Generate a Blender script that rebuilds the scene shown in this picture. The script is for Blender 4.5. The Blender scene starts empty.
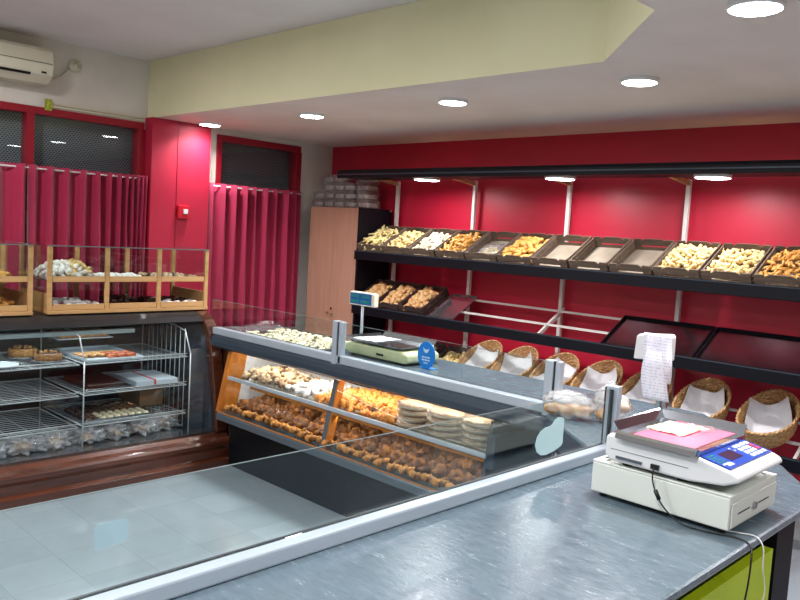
import bpy, bmesh, math, random
from mathutils import Vector, Matrix, Euler, noise
PI = math.pi
R = math.radians
sc = bpy.context.scene
col = sc.collection
rnd = random.Random(7)

# ------------------------------------------------------------------ materials
def lin(c):
    return tuple(((v / 255) / 12.92 if v / 255 <= .04045 else ((v / 255 + .055) / 1.055) ** 2.4) for v in c) + (1,)

class NT:
    def __init__(s, name):
        s.m = bpy.data.materials.new(name); s.m.use_nodes = True
        s.t = s.m.node_tree; s.b = s.t.nodes.get('Principled BSDF'); s.out = s.t.nodes.get('Material Output')
    def n(s, typ, **k):
        nd = s.t.nodes.new(typ)
        for a, v in k.items():
            if a in nd.inputs: nd.inputs[a].default_value = v
            else: setattr(nd, a, v)
        return nd
    def l(s, a, b): s.t.links.new(a, b)

def mat(name, c, rough=.5, metal=0., c2=None, scale=8., detail=4., bump=0., bscale=60., spec=.5, coord='Object', stretch=None, jitter=0., lo=.4, hi=.6, coat=0., sub=0.):
    t = NT(name); b = t.b
    b.inputs['Base Color'].default_value = lin(c)
    b.inputs['Roughness'].default_value = rough
    b.inputs['Metallic'].default_value = metal
    b.inputs['Specular IOR Level'].default_value = spec
    b.inputs['Coat Weight'].default_value = coat
    b.inputs['Coat Roughness'].default_value = .08
    tc = t.n('ShaderNodeTexCoord')
    vec = tc.outputs[coord]
    if stretch:
        mp = t.n('ShaderNodeMapping'); mp.inputs['Scale'].default_value = stretch
        t.l(vec, mp.inputs['Vector']); vec = mp.outputs['Vector']
    outc = None
    if c2:
        nz = t.n('ShaderNodeTexNoise', Scale=scale, Detail=detail); t.l(vec, nz.inputs['Vector'])
        rp = t.n('ShaderNodeValToRGB')
        rp.color_ramp.elements[0].position = lo; rp.color_ramp.elements[0].color = lin(c)
        rp.color_ramp.elements[1].position = hi; rp.color_ramp.elements[1].color = lin(c2)
        t.l(nz.outputs['Fac'], rp.inputs['Fac']); outc = rp.outputs['Color']
        t.l(outc, b.inputs['Base Color'])
    if jitter:
        oi = t.n('ShaderNodeObjectInfo'); hv = t.n('ShaderNodeHueSaturation')
        mr = t.n('ShaderNodeMapRange'); mr.inputs['To Min'].default_value = 1 - jitter; mr.inputs['To Max'].default_value = 1 + jitter
        t.l(oi.outputs['Random'], mr.inputs['Value']); t.l(mr.outputs['Result'], hv.inputs['Value'])
        if outc: t.l(outc, hv.inputs['Color'])
        else: hv.inputs['Color'].default_value = lin(c)
        t.l(hv.outputs['Color'], b.inputs['Base Color'])
    if bump:
        n2 = t.n('ShaderNodeTexNoise', Scale=bscale, Detail=3.); t.l(vec, n2.inputs['Vector'])
        bp = t.n('ShaderNodeBump', Strength=bump, Distance=.01); t.l(n2.outputs['Fac'], bp.inputs['Height']); t.l(bp.outputs['Normal'], b.inputs['Normal'])
    return t.m

def glassmat(name, tint=(.93, .97, .96), ior=1.45, rough=0.0, haze=0.0, bump=0.0, bscale=30, gain=1.0, dc=(.85, .86, .87)):
    t = NT(name); t.t.nodes.remove(t.b)
    tr = t.n('ShaderNodeBsdfTransparent'); tr.inputs['Color'].default_value = (*tint, 1)
    gl = t.n('ShaderNodeBsdfGlossy'); gl.inputs['Roughness'].default_value = rough; gl.inputs['Color'].default_value = (1, 1, 1, 1)
    fr = t.n('ShaderNodeFresnel'); mx = t.n('ShaderNodeMixShader')
    ge = t.n('ShaderNodeNewGeometry'); im = t.n('ShaderNodeMapRange'); im.inputs['To Min'].default_value = ior; im.inputs['To Max'].default_value = 1 / ior
    t.l(ge.outputs['Backfacing'], im.inputs['Value']); t.l(im.outputs['Result'], fr.inputs['IOR'])
    fac = fr.outputs['Fac']
    if gain != 1.0:
        mm = t.n('ShaderNodeMath', operation='MULTIPLY'); mm.inputs[1].default_value = gain; mm.use_clamp = True
        t.l(fac, mm.inputs[0]); fac = mm.outputs[0]
    base = tr.outputs[0]
    if haze:
        df = t.n('ShaderNodeBsdfDiffuse'); df.inputs['Color'].default_value = (*dc, 1)
        m2 = t.n('ShaderNodeMixShader'); m2.inputs[0].default_value = haze
        t.l(tr.outputs[0], m2.inputs[1]); t.l(df.outputs[0], m2.inputs[2]); base = m2.outputs[0]
    t.l(fac, mx.inputs[0]); t.l(base, mx.inputs[1]); t.l(gl.outputs[0], mx.inputs[2])
    if bump:
        tc = t.n('ShaderNodeTexCoord'); nz = t.n('ShaderNodeTexNoise', Scale=bscale, Detail=3.); t.l(tc.outputs['Object'], nz.inputs['Vector'])
        bp = t.n('ShaderNodeBump', Strength=bump, Distance=.02); t.l(nz.outputs['Fac'], bp.inputs['Height'])
        t.l(bp.outputs['Normal'], gl.inputs['Normal']); t.l(bp.outputs['Normal'], fr.inputs['Normal'])
    t.l(mx.outputs[0], t.out.inputs['Surface'])
    return t.m

def emit(name, c, s):
    t = NT(name); t.b.inputs['Base Color'].default_value = (.8, .8, .8, 1)
    t.b.inputs['Emission Color'].default_value = (*c, 1); t.b.inputs['Emission Strength'].default_value = s
    return t.m

def floor_mat():
    t = NT('floor_tiles'); b = t.b
    tc = t.n('ShaderNodeTexCoord'); mp = t.n('ShaderNodeMapping')
    mp.inputs['Location'].default_value = (3.48 + .311 * 40, -1.535 + .311 * 40, 0)
    t.l(tc.outputs['Object'], mp.inputs['Vector'])
    br = t.n('ShaderNodeTexBrick', offset=0.0, squash=1.0)
    for k, v in (('Scale', 1.), ('Mortar Size', .0022), ('Brick Width', .311), ('Row Height', .311), ('Bias', 0.), ('Mortar Smooth', .3)): br.inputs[k].default_value = v
    br.inputs['Color1'].default_value = lin((138, 149, 156)); br.inputs['Color2'].default_value = lin((146, 157, 164)); br.inputs['Mortar'].default_value = lin((130, 139, 146))
    t.l(mp.outputs['Vector'], br.inputs['Vector'])
    nz = t.n('ShaderNodeTexNoise', Scale=5., Detail=6.); t.l(tc.outputs['Object'], nz.inputs['Vector'])
    mx = t.n('ShaderNodeMixRGB', blend_type='MULTIPLY'); mx.inputs[0].default_value = .35
    rp = t.n('ShaderNodeValToRGB'); rp.color_ramp.elements[0].position = .3; rp.color_ramp.elements[0].color = (.72, .74, .76, 1); rp.color_ramp.elements[1].position = .7
    t.l(nz.outputs['Fac'], rp.inputs['Fac']); t.l(br.outputs['Color'], mx.inputs[1]); t.l(rp.outputs['Color'], mx.inputs[2])
    t.l(mx.outputs[0], b.inputs['Base Color']); b.inputs['Roughness'].default_value = .16; b.inputs['Specular IOR Level'].default_value = .6
    return t.m

def shutter_mat():
    t = NT('perforated_shutter'); b = t.b
    tc = t.n('ShaderNodeTexCoord'); mp = t.n('ShaderNodeMapping'); mp.inputs['Scale'].default_value = (1, 42, 68)
    t.l(tc.outputs['Object'], mp.inputs['Vector'])
    sx = t.n('ShaderNodeSeparateXYZ'); t.l(mp.outputs['Vector'], sx.inputs[0])
    # brick rows of round holes
    cb = t.n('ShaderNodeCombineXYZ'); t.l(sx.outputs[1], cb.inputs[0]); t.l(sx.outputs[2], cb.inputs[1])
    br = t.n('ShaderNodeTexBrick', offset=.5); 
    for k, v in (('Scale', 1.), ('Mortar Size', .22), ('Brick Width', 1.), ('Row Height', 1.), ('Mortar Smooth', .2)): br.inputs[k].default_value = v
    br.inputs['Color1'].default_value = (.004, .004, .006, 1); br.inputs['Color2'].default_value = (.006, .006, .008, 1); br.inputs['Mortar'].default_value = lin((122, 126, 136))
    t.l(cb.outputs[0], br.inputs['Vector']); t.l(br.outputs['Color'], b.inputs['Base Color'])
    b.inputs['Roughness'].default_value = .6; b.inputs['Metallic'].default_value = .2
    return t.m

def curtain_mat():
    t = NT('curtain_cloth'); b = t.b
    b.inputs['Base Color'].default_value = lin((160, 18, 64)); b.inputs['Roughness'].default_value = .75
    b.inputs['Sheen Weight'].default_value = .25
    tc = t.n('ShaderNodeTexCoord'); wv = t.n('ShaderNodeTexNoise', Scale=400.); t.l(tc.outputs['Object'], wv.inputs['Vector'])
    bp = t.n('ShaderNodeBump', Strength=.15, Distance=.002); t.l(wv.outputs['Fac'], bp.inputs['Height']); t.l(bp.outputs['Normal'], b.inputs['Normal'])
    return t.m

def counter_mat():
    t = NT('counter_laminate'); b = t.b
    tc = t.n('ShaderNodeTexCoord'); mp = t.n('ShaderNodeMapping'); mp.inputs['Scale'].default_value = (3, 9, 3); mp.inputs['Rotation'].default_value = (0, 0, .5)
    t.l(tc.outputs['Object'], mp.inputs['Vector'])
    nz = t.n('ShaderNodeTexNoise', Scale=6., Detail=9., Roughness=.7); t.l(mp.outputs['Vector'], nz.inputs['Vector'])
    rp = t.n('ShaderNodeValToRGB'); e = rp.color_ramp.elements
    e[0].position = .35; e[0].color = lin((80, 96, 106)); e[1].position = .7; e[1].color = lin((98, 114, 124))
    t.l(nz.outputs['Fac'], rp.inputs['Fac']); t.l(rp.outputs['Color'], b.inputs['Base Color'])
    rr = t.n('ShaderNodeMapRange'); rr.inputs['From Min'].default_value = .3; rr.inputs['From Max'].default_value = .7
    rr.inputs['To Min'].default_value = .14; rr.inputs['To Max'].default_value = .30
    t.l(nz.outputs['Fac'], rr.inputs['Value']); t.l(rr.outputs['Result'], b.inputs['Roughness'])
    mp2 = t.n('ShaderNodeMapping'); mp2.inputs['Scale'].default_value = (14, 60, 14); mp2.inputs['Rotation'].default_value = (0, 0, .75)
    t.l(tc.outputs['Object'], mp2.inputs['Vector'])
    n2 = t.n('ShaderNodeTexNoise', Scale=3., Detail=6.); t.l(mp2.outputs['Vector'], n2.inputs['Vector'])
    bp = t.n('ShaderNodeBump', Strength=.16, Distance=.004); t.l(n2.outputs['Fac'], bp.inputs['Height']); t.l(bp.outputs['Normal'], b.inputs['Normal'])
    b.inputs['Specular IOR Level'].default_value = .6
    return t.m

def wood_mat(name, c, c2, rough=.4, axis=(1, 12, 12), coat=0., jitter=0):
    return mat(name, c, rough, 0, c2, scale=3., detail=6., stretch=axis, lo=.35, hi=.65, coat=coat, bump=.05, bscale=12, jitter=jitter)

def paper_lines_mat():
    t = NT('printed_receipt_paper'); b = t.b
    tc = t.n('ShaderNodeTexCoord'); sx = t.n('ShaderNodeSeparateXYZ'); t.l(tc.outputs['Object'], sx.inputs[0])
    m1 = t.n('ShaderNodeMath', operation='MULTIPLY'); m1.inputs[1].default_value = 95.; t.l(sx.outputs[2], m1.inputs[0])
    m2 = t.n('ShaderNodeMath', operation='FRACT'); t.l(m1.outputs[0], m2.inputs[0])
    m3 = t.n('ShaderNodeMath', operation='LESS_THAN'); m3.inputs[1].default_value = .38; t.l(m2.outputs[0], m3.inputs[0])
    mp = t.n('ShaderNodeMapping'); mp.inputs['Scale'].default_value = (260, 1, 60); t.l(tc.outputs['Object'], mp.inputs['Vector'])
    nz = t.n('ShaderNodeTexNoise', Scale=1., Detail=1.); t.l(mp.outputs['Vector'], nz.inputs['Vector'])
    m4 = t.n('ShaderNodeMath', operation='GREATER_THAN'); m4.inputs[1].default_value = .5; t.l(nz.outputs['Fac'], m4.inputs[0])
    m5 = t.n('ShaderNodeMath', operation='MULTIPLY'); t.l(m3.outputs[0], m5.inputs[0]); t.l(m4.outputs[0], m5.inputs[1])
    mx = t.n('ShaderNodeMixRGB'); mx.inputs[1].default_value = lin((226, 226, 236)); mx.inputs[2].default_value = lin((192, 192, 214))
    t.l(m5.outputs[0], mx.inputs[0]); t.l(mx.outputs[0], b.inputs['Base Color']); b.inputs['Roughness'].default_value = .8
    return t.m

M = dict(
    wall=mat('cream_wall_paint', (216, 209, 200), .85, c2=(208, 200, 190), scale=2.5, bump=.05, bscale=40),
    red=mat('red_wall_paint', (186, 23, 54), .42, c2=(178, 20, 49), scale=1.2, bump=.04, bscale=30),
    redcol=mat('red_column_paint', (172, 26, 56), .5),
    redtrim=mat('dark_red_frame_paint', (142, 10, 34), .4),
    ceil=mat('ceiling_paint', (228, 222, 220), .9, c2=(221, 215, 212), scale=1.5),
    ceil_low=mat('lower_ceiling_paint', (222, 211, 200), .85, c2=(214, 202, 189), scale=1.5),
    beam=mat('pale_green_beam_paint', (236, 232, 192), .8, c2=(230, 226, 184), scale=1.5),
    floor=floor_mat(), shutter=shutter_mat(), curtain=curtain_mat(), counter=counter_mat(), receipt=paper_lines_mat(),
    white=mat('white_enamel', (226, 228, 226), .35), conduit=mat('cream_plastic', (200, 194, 170), .5),
    acwhite=mat('aged_white_plastic', (214, 210, 188), .45), black=mat('black_lacquer', (8, 10, 19), .5, spec=.22),
    blackbox=mat('matt_black_panel', (7, 9, 14), .4, spec=.25), darkgrey=mat('slate_grey_metal', (50, 63, 75), .42, .1),
    steelgrey=mat('grey_powder_coat', (84, 94, 102), .35, .2), alu=mat('pale_aluminium', (180, 192, 202), .32, .3),
    glassedge=mat('glass_edge', (92, 106, 106), .3),
    skirting=mat('pale_tile_skirting', (196, 196, 196), .25),
    slateblue=mat('slate_blue_panel', (36, 47, 60), .55),
    dish=mat('tan_tart_side', (206, 186, 154), .5, .2),
    steel=mat('brushed_steel', (190, 192, 196), .16, .9, c2=(160, 164, 172), scale=30, stretch=(1, 20, 1)),
    darksteel=mat('dark_tray_steel', (84, 72, 80), .2, .9, c2=(104, 92, 98), scale=3),
    post=mat('cream_post_paint', (214, 208, 204), .45),
    cabwood=wood_mat('pale_beech_laminate', (184, 140, 118), (176, 131, 108), .45, (14, 14, 1)),
    armwood=wood_mat('pale_arm_wood', (190, 150, 110), (170, 130, 92), .5, (1, 10, 10)),
    mahog=wood_mat('varnished_mahogany', (88, 46, 29), (66, 32, 19), .25, (8, 1, 8), .6),
    pine=wood_mat('light_pine', (196, 156, 104), (180, 138, 86), .55, (10, 1, 10)),
    oak=wood_mat('orange_pine', (190, 118, 44), (168, 98, 32), .4, (10, 10, 1)),
    crate=wood_mat('weathered_crate_wood', (106, 88, 72), (84, 69, 57), .8, (2, 14, 14), jitter=.08),
    cratedark=wood_mat('dark_brown_crate', (72, 52, 46), (56, 40, 36), .6, (2, 14, 14)),
    cratebase=mat('pale_crate_base', (150, 138, 122), .6, c2=(132, 120, 104), scale=6),
    wicker=mat('golden_wicker', (216, 178, 128), .55, 0, (184, 138, 86), scale=60, detail=2, bump=.4, bscale=160),
    paper=mat('white_greaseproof_paper', (222, 222, 226), .8),
    glass=glassmat('clear_glass'), caseglass=glassmat('case_glass', (.94, .965, .965), 1.45),
    plastic=glassmat('clear_plastic_wrap', (.95, .95, .95), 1.6, .1, .10, .9, 45, 1.3),
    bagplastic=glassmat('clear_bag_film', (.95, .95, .95), 1.5, .15, .30, .8, 40, 1.2),
    patch=glassmat('translucent_blue_patch', (.72, .86, .88), 1.2, .4, .62, dc=(.64, .82, .84)),
    softpatch=glassmat('faint_blue_patch', (.84, .93, .95), 1.1, .5, .35, dc=(.58, .74, .80)), casebag=glassmat('crinkled_case_bag', (.93, .94, .95), 1.6, .12, .34, 1., 50, 1.6, dc=(.72, .74, .78)),
    wire=mat('white_wire', (198, 206, 208), .35, .2),
    teal=mat('pale_teal_trim', (150, 170, 172), .35),
    mirror=mat('dark_polished_steel', (126, 138, 154), .22, .7), intdark=mat('dark_case_lining', (44, 42, 44), .3, .3),
    lining=mat('white_case_lining', (216, 214, 218), .4),
    regwhite=mat('ivory_steel', (216, 222, 214), .4), scalewhite=mat('white_abs_plastic', (222, 224, 224), .35),
    blackplastic=mat('black_plastic', (16, 16, 18), .4), keyblue=mat('royal_blue_keypad', (26, 66, 160), .35),
    keywhite=mat('white_key', (214, 220, 232), .4), keyred=mat('red_key', (214, 60, 84), .4), lcd=mat('dark_lcd', (56, 44, 66), .2),
    pan=mat('polished_pan_steel', (200, 204, 210), .12, .95), pinksheet=mat('pink_leaflet', (226, 100, 132), .35, c2=(222, 90, 122), scale=8), yellowprint=mat('yellow_print', (236, 224, 150), .4, c2=(246, 244, 226), scale=40),
    scalegreen=mat('pale_green_plastic', (198, 202, 160), .45), teallcd=mat('teal_lcd', (36, 120, 130), .25), bluepanel=mat('blue_display_panel', (24, 84, 160), .3),
    tagblue=mat('bright_blue_tag', (10, 124, 216), .4), tagwhite=mat('white_ink', (206, 226, 244), .5),
    lime=mat('lime_green_panel', (172, 192, 16), .5, c2=(166, 186, 12), scale=3),
    led=emit('led_diffuser', (1, .98, 1), 24.), tube=emit('case_tube_light', (1, .93, .8), 4.), tubecool=emit('cool_tube_light', (.9, .97, 1), .9),
    ytag=mat('yellow_green_tag', (190, 196, 60), .5, c2=(120, 130, 30), scale=60), ribbon=mat('red_ribbon', (206, 24, 40), .4),
    box=mat('pale_blue_card', (196, 208, 218), .5), kraft=mat('kraft_card', (150, 116, 78), .7), redplastic=mat('red_plastic', (190, 16, 40), .35),
    grout=mat('grey_gasket', (34, 38, 42), .5),
    # food
    creamstick=mat('pale_breadstick', (236, 222, 164), .7, 0, (222, 198, 124), scale=30, jitter=.1),
    palebit=mat('pale_snack', (222, 202, 146), .7, 0, (206, 164, 96), scale=35, jitter=.12),
    whitebit=mat('white_meringue', (204, 196, 162), .7, 0, (222, 212, 180), scale=30, jitter=.08),
    goldbit=mat('golden_fried_dough', (224, 172, 88), .55, 0, (190, 122, 46), scale=28, jitter=.14),
    orangebit=mat('orange_baked_dough', (232, 158, 74), .5, 0, (204, 118, 40), scale=30, jitter=.12),
    bread=mat('bread_roll_crust', (214, 174, 120), .6, 0, (180, 128, 74), scale=14, jitter=.12),
    darkbread=mat('dark_pastry_crust', (76, 42, 19), .6, 0, (138, 86, 36), spec=.25, scale=16, jitter=.3, lo=.38, hi=.62, bump=.5, bscale=50),
    goldpastry=mat('golden_pastry_crust', (206, 140, 62), .6, 0, (124, 70, 28), scale=20, jitter=.16, lo=.42, hi=.66, bump=.5, bscale=50),
    nutcookie=mat('nut_cookie_crust', (206, 182, 148), .8, 0, (132, 92, 58), scale=32, jitter=.14, bump=.8, bscale=60),
    sugar=mat('powdered_sugar', (238, 236, 234), .9, 0, (214, 206, 196), scale=26, jitter=.05),
    choc=mat('chocolate_glaze', (52, 26, 18), .3, 0, (70, 36, 26), scale=12), nuts=mat('chopped_nut_side', (176, 128, 70), .8, 0, (120, 78, 36), scale=90, bump=1., bscale=140),
    ccookie=mat('speckled_cookie', (214, 206, 176), .7, 0, (112, 104, 64), scale=70, jitter=.1, lo=.5, hi=.6), redfruit=mat('red_fruit_topping', (160, 60, 36), .35, 0, (206, 120, 70), scale=40),
    lattice=mat('lattice_tart_crust', (222, 178, 118), .6, 0, (170, 114, 62), scale=40, jitter=.08, bump=.7, bscale=70),
)

# ------------------------------------------------------------------ mesh helpers
class MB:
    def __init__(s): s.bm = bmesh.new()
    def box(s, x0, x1, y0, y1, z0, z1, mt=None):
        v = [s.bm.verts.new((x, y, z)) for z in (z0, z1) for y in (y0, y1) for x in (x0, x1)]
        for f in ((0, 2, 3, 1), (4, 5, 7, 6), (0, 1, 5, 4), (2, 6, 7, 3), (0, 4, 6, 2), (1, 3, 7, 5)): s.bm.faces.new([v[i] for i in f])
        if mt: bmesh.ops.transform(s.bm, matrix=mt, verts=v)
        return s
    def prism(s, pts, a0, a1, axis='z', mi=None):
        # pts 2D, extruded along axis; for axis y pts=(x,z); for axis x pts=(y,z)
        def P(p, a): return (p[0], p[1], a) if axis == 'z' else ((p[0], a, p[1]) if axis == 'y' else (a, p[0], p[1]))
        A = [s.bm.verts.new(P(p, a0)) for p in pts]; B = [s.bm.verts.new(P(p, a1)) for p in pts]
        n = len(pts)
        fs = [s.bm.faces.new(A[::-1]), s.bm.faces.new(B)]
        for i in range(n): fs.append(s.bm.faces.new((A[i], A[(i + 1) % n], B[(i + 1) % n], B[i])))
        if mi is not None:
            for f in fs[2:]: f.material_index = mi
        return s
    def tube(s, pts, r, seg=8, closed=False, rs=None):
        pts = [Vector(p) for p in pts]; n = len(pts); rings = []
        up = None
        for i, p in enumerate(pts):
            a = pts[(i - 1) % n] if (closed or i > 0) else p
            b = pts[(i + 1) % n] if (closed or i < n - 1) else p
            t = (b - a).normalized()
            if up is None:
                up = Vector((0, 0, 1)) if abs(t.z) < .9 else Vector((1, 0, 0))
            u = (up - t * up.dot(t)).normalized(); w = t.cross(u); up = u
            rr = rs[i] if rs else r
            rings.append([s.bm.verts.new(p + (u * math.cos(2 * PI * k / seg) + w * math.sin(2 * PI * k / seg)) * rr) for k in range(seg)])
        for i in range(n if closed else n - 1):
            A, B = rings[i], rings[(i + 1) % n]
            for k in range(seg): s.bm.faces.new((A[k], A[(k + 1) % seg], B[(k + 1) % seg], B[k]))
        if not closed: s.bm.faces.new(rings[0][::-1]); s.bm.faces.new(rings[-1])
        return s
    def lathe(s, prof, c=(0, 0, 0), seg=32, sx=1, sy=1):
        rings = []
        for r, z in prof:
            if r < 1e-6: rings.append([s.bm.verts.new((c[0], c[1], c[2] + z))])
            else: rings.append([s.bm.verts.new((c[0] + r * sx * math.cos(2 * PI * k / seg), c[1] + r * sy * math.sin(2 * PI * k / seg), c[2] + z)) for k in range(seg)])
        for A, B in zip(rings, rings[1:]):
            for k in range(seg):
                k2 = (k + 1) % seg
                if len(A) == 1 and len(B) == 1: continue
                if len(A) == 1: s.bm.faces.new((A[0], B[k2], B[k]))
                elif len(B) == 1: s.bm.faces.new((A[k], A[k2], B[0]))
                else: s.bm.faces.new((A[k], A[k2], B[k2], B[k]))
        return s
    def blob(s, c, r, sub=2, amp=.15, freq=2., seed=0, flat=None):
        d = bmesh.ops.create_icosphere(s.bm, subdivisions=sub, radius=1)
        for v in d['verts']:
            p = v.co.copy(); k = 1 + amp * noise.noise(p * freq + Vector((seed, seed * 1.7, 0)))
            v.co = Vector((c[0] + p.x * r[0] * k, c[1] + p.y * r[1] * k, c[2] + p.z * r[2] * k))
            if flat is not None and v.co.z < flat: v.co.z = flat
        return s
    def sheet(s, P, nu, nv):
        g = [[s.bm.verts.new(P(i / nu, j / nv)) for j in range(nv + 1)] for i in range(nu + 1)]
        for i in range(nu):
            for j in range(nv): s.bm.faces.new((g[i][j], g[i + 1][j], g[i + 1][j + 1], g[i][j + 1]))
        return s
    def build(s, name, m, parent=None, smooth=False, bevel=0, solid=0, mats=None):
        me = bpy.data.meshes.new(name)
        bmesh.ops.recalc_face_normals(s.bm, faces=s.bm.faces)
        s.bm.to_mesh(me); s.bm.free()
        o = bpy.data.objects.new(name, me); col.objects.link(o)
        for mm in (mats or [m]): me.materials.append(M[mm] if isinstance(mm, str) else mm)
        if smooth:
            for p in me.polygons: p.use_smooth = True
        if parent:
            w = parent
            off = Vector()
            while w: off += w.location; w = w.parent
            me.transform(Matrix.Translation(-off)); o.parent = parent
        if bevel:
            md = o.modifiers.new('bevel', 'BEVEL'); md.width = bevel; md.segments = 2; md.limit_method = 'ANGLE'; md.angle_limit = R(40)
        if solid:
            md = o.modifiers.new('solid', 'SOLIDIFY'); md.thickness = solid; md.offset = 0
        return o

def tag(o, label, cat, group=None):
    o['label'] = label; o['category'] = cat
    if group: o['group'] = group
    return o
def st(o): o['kind'] = 'structure'; return o
def thing(name, label, cat, loc=(0, 0, 0), group=None):
    o = bpy.data.objects.new(name, None); o.empty_display_size = .05; col.objects.link(o); o.location = loc
    return tag(o, label, cat, group)
def copy_tree(o, parent=None):
    c = o.copy(); col.objects.link(c)
    if parent: c.parent = parent
    for ch in list(o.children):
        copy_tree(ch, c)
    return c
def settle(o, mw):
    o.matrix_world = mw
    return o
_used = set()
def inst(proto, mw, label=None, cat=None, group=None):
    if proto.name not in _used: _used.add(proto.name); o = proto
    else: o = copy_tree(proto)
    o.rotation_mode = 'XYZ'
    o.location = mw.to_translation(); o.rotation_euler = mw.to_euler(); o.scale = mw.to_scale()
    if label: tag(o, label, cat or o.get('category', 'thing'), group)
    return o
def TR(x, y, z, rx=0, ry=0, rz=0, s=1):
    return Matrix.LocRotScale(Vector((x, y, z)), Euler((rx, ry, rz)), Vector((s, s, s)) if not hasattr(s, '__len__') else Vector(s))

# ------------------------------------------------------------------ camera (solved from the photograph's vanishing points)
CR = ((.71204789, .69968591, .05854431), (.10150412, -.02007431, -.99463256), (-.69475515, .7141685, -.08531487))
cam = bpy.data.objects.new('camera', bpy.data.cameras.new('camera')); col.objects.link(cam); sc.camera = cam
cam.matrix_world = Matrix(((CR[0][0], -CR[1][0], -CR[2][0], 0), (CR[0][1], -CR[1][1], -CR[2][1], 0), (CR[0][2], -CR[1][2], -CR[2][2], 1.7), (0, 0, 0, 1)))
cam.data.sensor_width = 36; cam.data.lens = 775.5 * 36 / 800; cam.data.clip_start = .05

# ------------------------------------------------------------------ room shell
XL, YB, ZU, ZL = -5.9, 5.0, 2.945, 2.5
XR, YF = 3.2, -3.2
st(MB().box(XL - .2, XR + .2, YF - .2, YB + .2, -.1, 0).build('floor', 'floor'))
st(MB().box(XL - .2, XR + .2, YB, YB + .2, 0, ZU).build('wall_back', 'red'))
st(MB().box(XR, XR + .2, YF, YB, 0, ZU).build('wall_right', 'wall'))
st(MB().box(XL, XR, YB - .012, YB, 0, .15).build('baseboard_back', 'skirting'))
st(MB().box(XL - .2, XR + .2, YF - .2, YF, 0, ZU).build('wall_front', 'wall'))
w = MB()
W1, W2, WB, WT = (.2, 3.02), (3.69, 4.6), .85, 2.45
w.box(XL - .2, XL, YF, YB, 0, WB).box(XL - .2, XL, YF, YB, WT, ZU)
w.box(XL - .2, XL, YF, W1[0], WB, WT).box(XL - .2, XL, W1[1], W2[0], WB, WT).box(XL - .2, XL, W2[1], YB, WB, WT)
st(w.build('wall_left', 'wall'))
st(MB().box(XL - .2, XR + .2, YF - .2, YB + .2, ZU, ZU + .1).build('ceiling', 'ceil'))
poly = [(XL, 3.05), (-1.83, 3.07), (-1.304, 2.489), (-1.302, YF), (XR, YF), (XR, YB), (XL, YB)]
st(MB().prism(poly, ZL, ZU - .001, 'z', mi=1).build('ceiling', None, mats=['ceil_low', 'beam']))
# windows: frame + dark panes + perforated shutter outside
def window(name, y0, y1, mull):
    f = st(MB().box(XL - .1, XL + .015, y0, y1, WT - .045, WT + .008).box(XL - .1, XL + .015, y0, y0 + .05, WB, WT - .045).box(XL - .1, XL + .015, y1 - .05, y1 + .01, WB, WT - .045).box(XL - .1, XL + .015, y0 + .05, y1 - .05, WB, WB + .05).build(name, 'redtrim', bevel=.004))
    for m_ in mull: MB().box(XL - .08, XL + .02, m_ - .026, m_ + .026, WB + .05, WT - .045).build('mullion', 'redtrim', f)
    es = [y0 + .05] + [v for m_ in mull for v in (m_ - .026, m_ + .026)] + [y1 - .05]
    for a, b in zip(es[::2], es[1::2]): MB().box(XL - .04, XL - .034, a, b, WB + .05, WT - .045).build('window_pane', 'glass', f)
    MB().box(XL - .16, XL - .15, y0, y1, WB, WT).build('roller_shutter', 'shutter', f)
window('window_1', W1[0], W1[1], (1.2, 2.145)); window('window_2', W2[0], W2[1], ())
MB_ = MB().box(XL + .001, -5.78, 3.03, 3.56, 0, ZL)
c = st(MB_.build('trim_1', 'redcol', bevel=.003))
MB().box(-5.779, -5.7765, 3.255, 3.259, 0, ZL).build('panel_joint', 'redtrim', c)
# conduit on the left wall
t = thing('cable_trunking', 'thin cream cable trunking running along the wall above the window', 'trunking', (XL, 2.3, 2.475))
MB().box(XL + .0005, XL + .014, 2.29, 3.02, 2.468, 2.483).build('lower_duct', 'conduit', t); MB().box(XL + .0005, XL + .014, 2.29, 3.02, 2.488, 2.503).build('upper_duct', 'conduit', t)
tag(MB().box(XL + .0165, XL + .03, 2.24, 2.29, 2.44, 2.52).build('wall_tag', 'ytag', bevel=.003), 'small yellow-green tag stuck on the wall at the end of the trunking', 'tag')

# curtains
def curtain(y0, y1, folds, seed, label, tight=None, pw=1.5):
    r2 = random.Random(seed)
    ys = [y0]
    ph = []
    def P(u, v):
        y = y0 + (y1 - y0) * u
        uu = u
        if tight: uu = u + tight * u ** 6
        a = folds * uu * 2 * PI
        k = .028 + .012 * noise.noise(Vector((uu * 7, 0, seed)))
        x = XL + .03 + .095 * ((1 + math.sin(a)) / 2) ** pw * (k / .028) + .012 * noise.noise(Vector((uu * 9, v * 2.5, seed)))
        z = 2.035 - 1.28 * v
        return (x, y + .006 * math.sin(a * 2 + v * 3), z)
    t = thing('curtain', label, 'curtain', (XL + .08, (y0 + y1) / 2, .75))
    MB().sheet(P, int(folds * 16), 14).build('curtain_cloth', 'curtain', t, smooth=True, solid=.003)
    return t
curtain(.3, 2.09, 10.4, 3, 'crimson curtain hanging at far left, left of the window mullion')
curtain(2.11, 3.0, 7.2, 5, 'wide crimson pleated curtain between mullion and red column', .55)
curtain(3.58, 4.575, 9, 11, 'crimson pleated curtain right of the red column', None, 1.1)
def rod(y0, y1, label):
    t = thing('curtain_rod', label, 'curtain rod', (XL + .075, (y0 + y1) / 2, 2.015))
    MB().tube([(XL + .075, y0, 2.012), (XL + .075, y1, 2.012)], .007).build('rod', 'white', t, smooth=True)
    for y in (y0 + .01, y1 - .01): MB().tube([(XL + .001, y, 2.012), (XL + .075, y, 2.012)], .006).build('bracket', 'white', t, smooth=True)
rod(.3, 3.0, 'long white rod carrying the two left curtains'); rod(3.57, 4.60, 'short white rod carrying the curtain right of the column')

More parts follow.
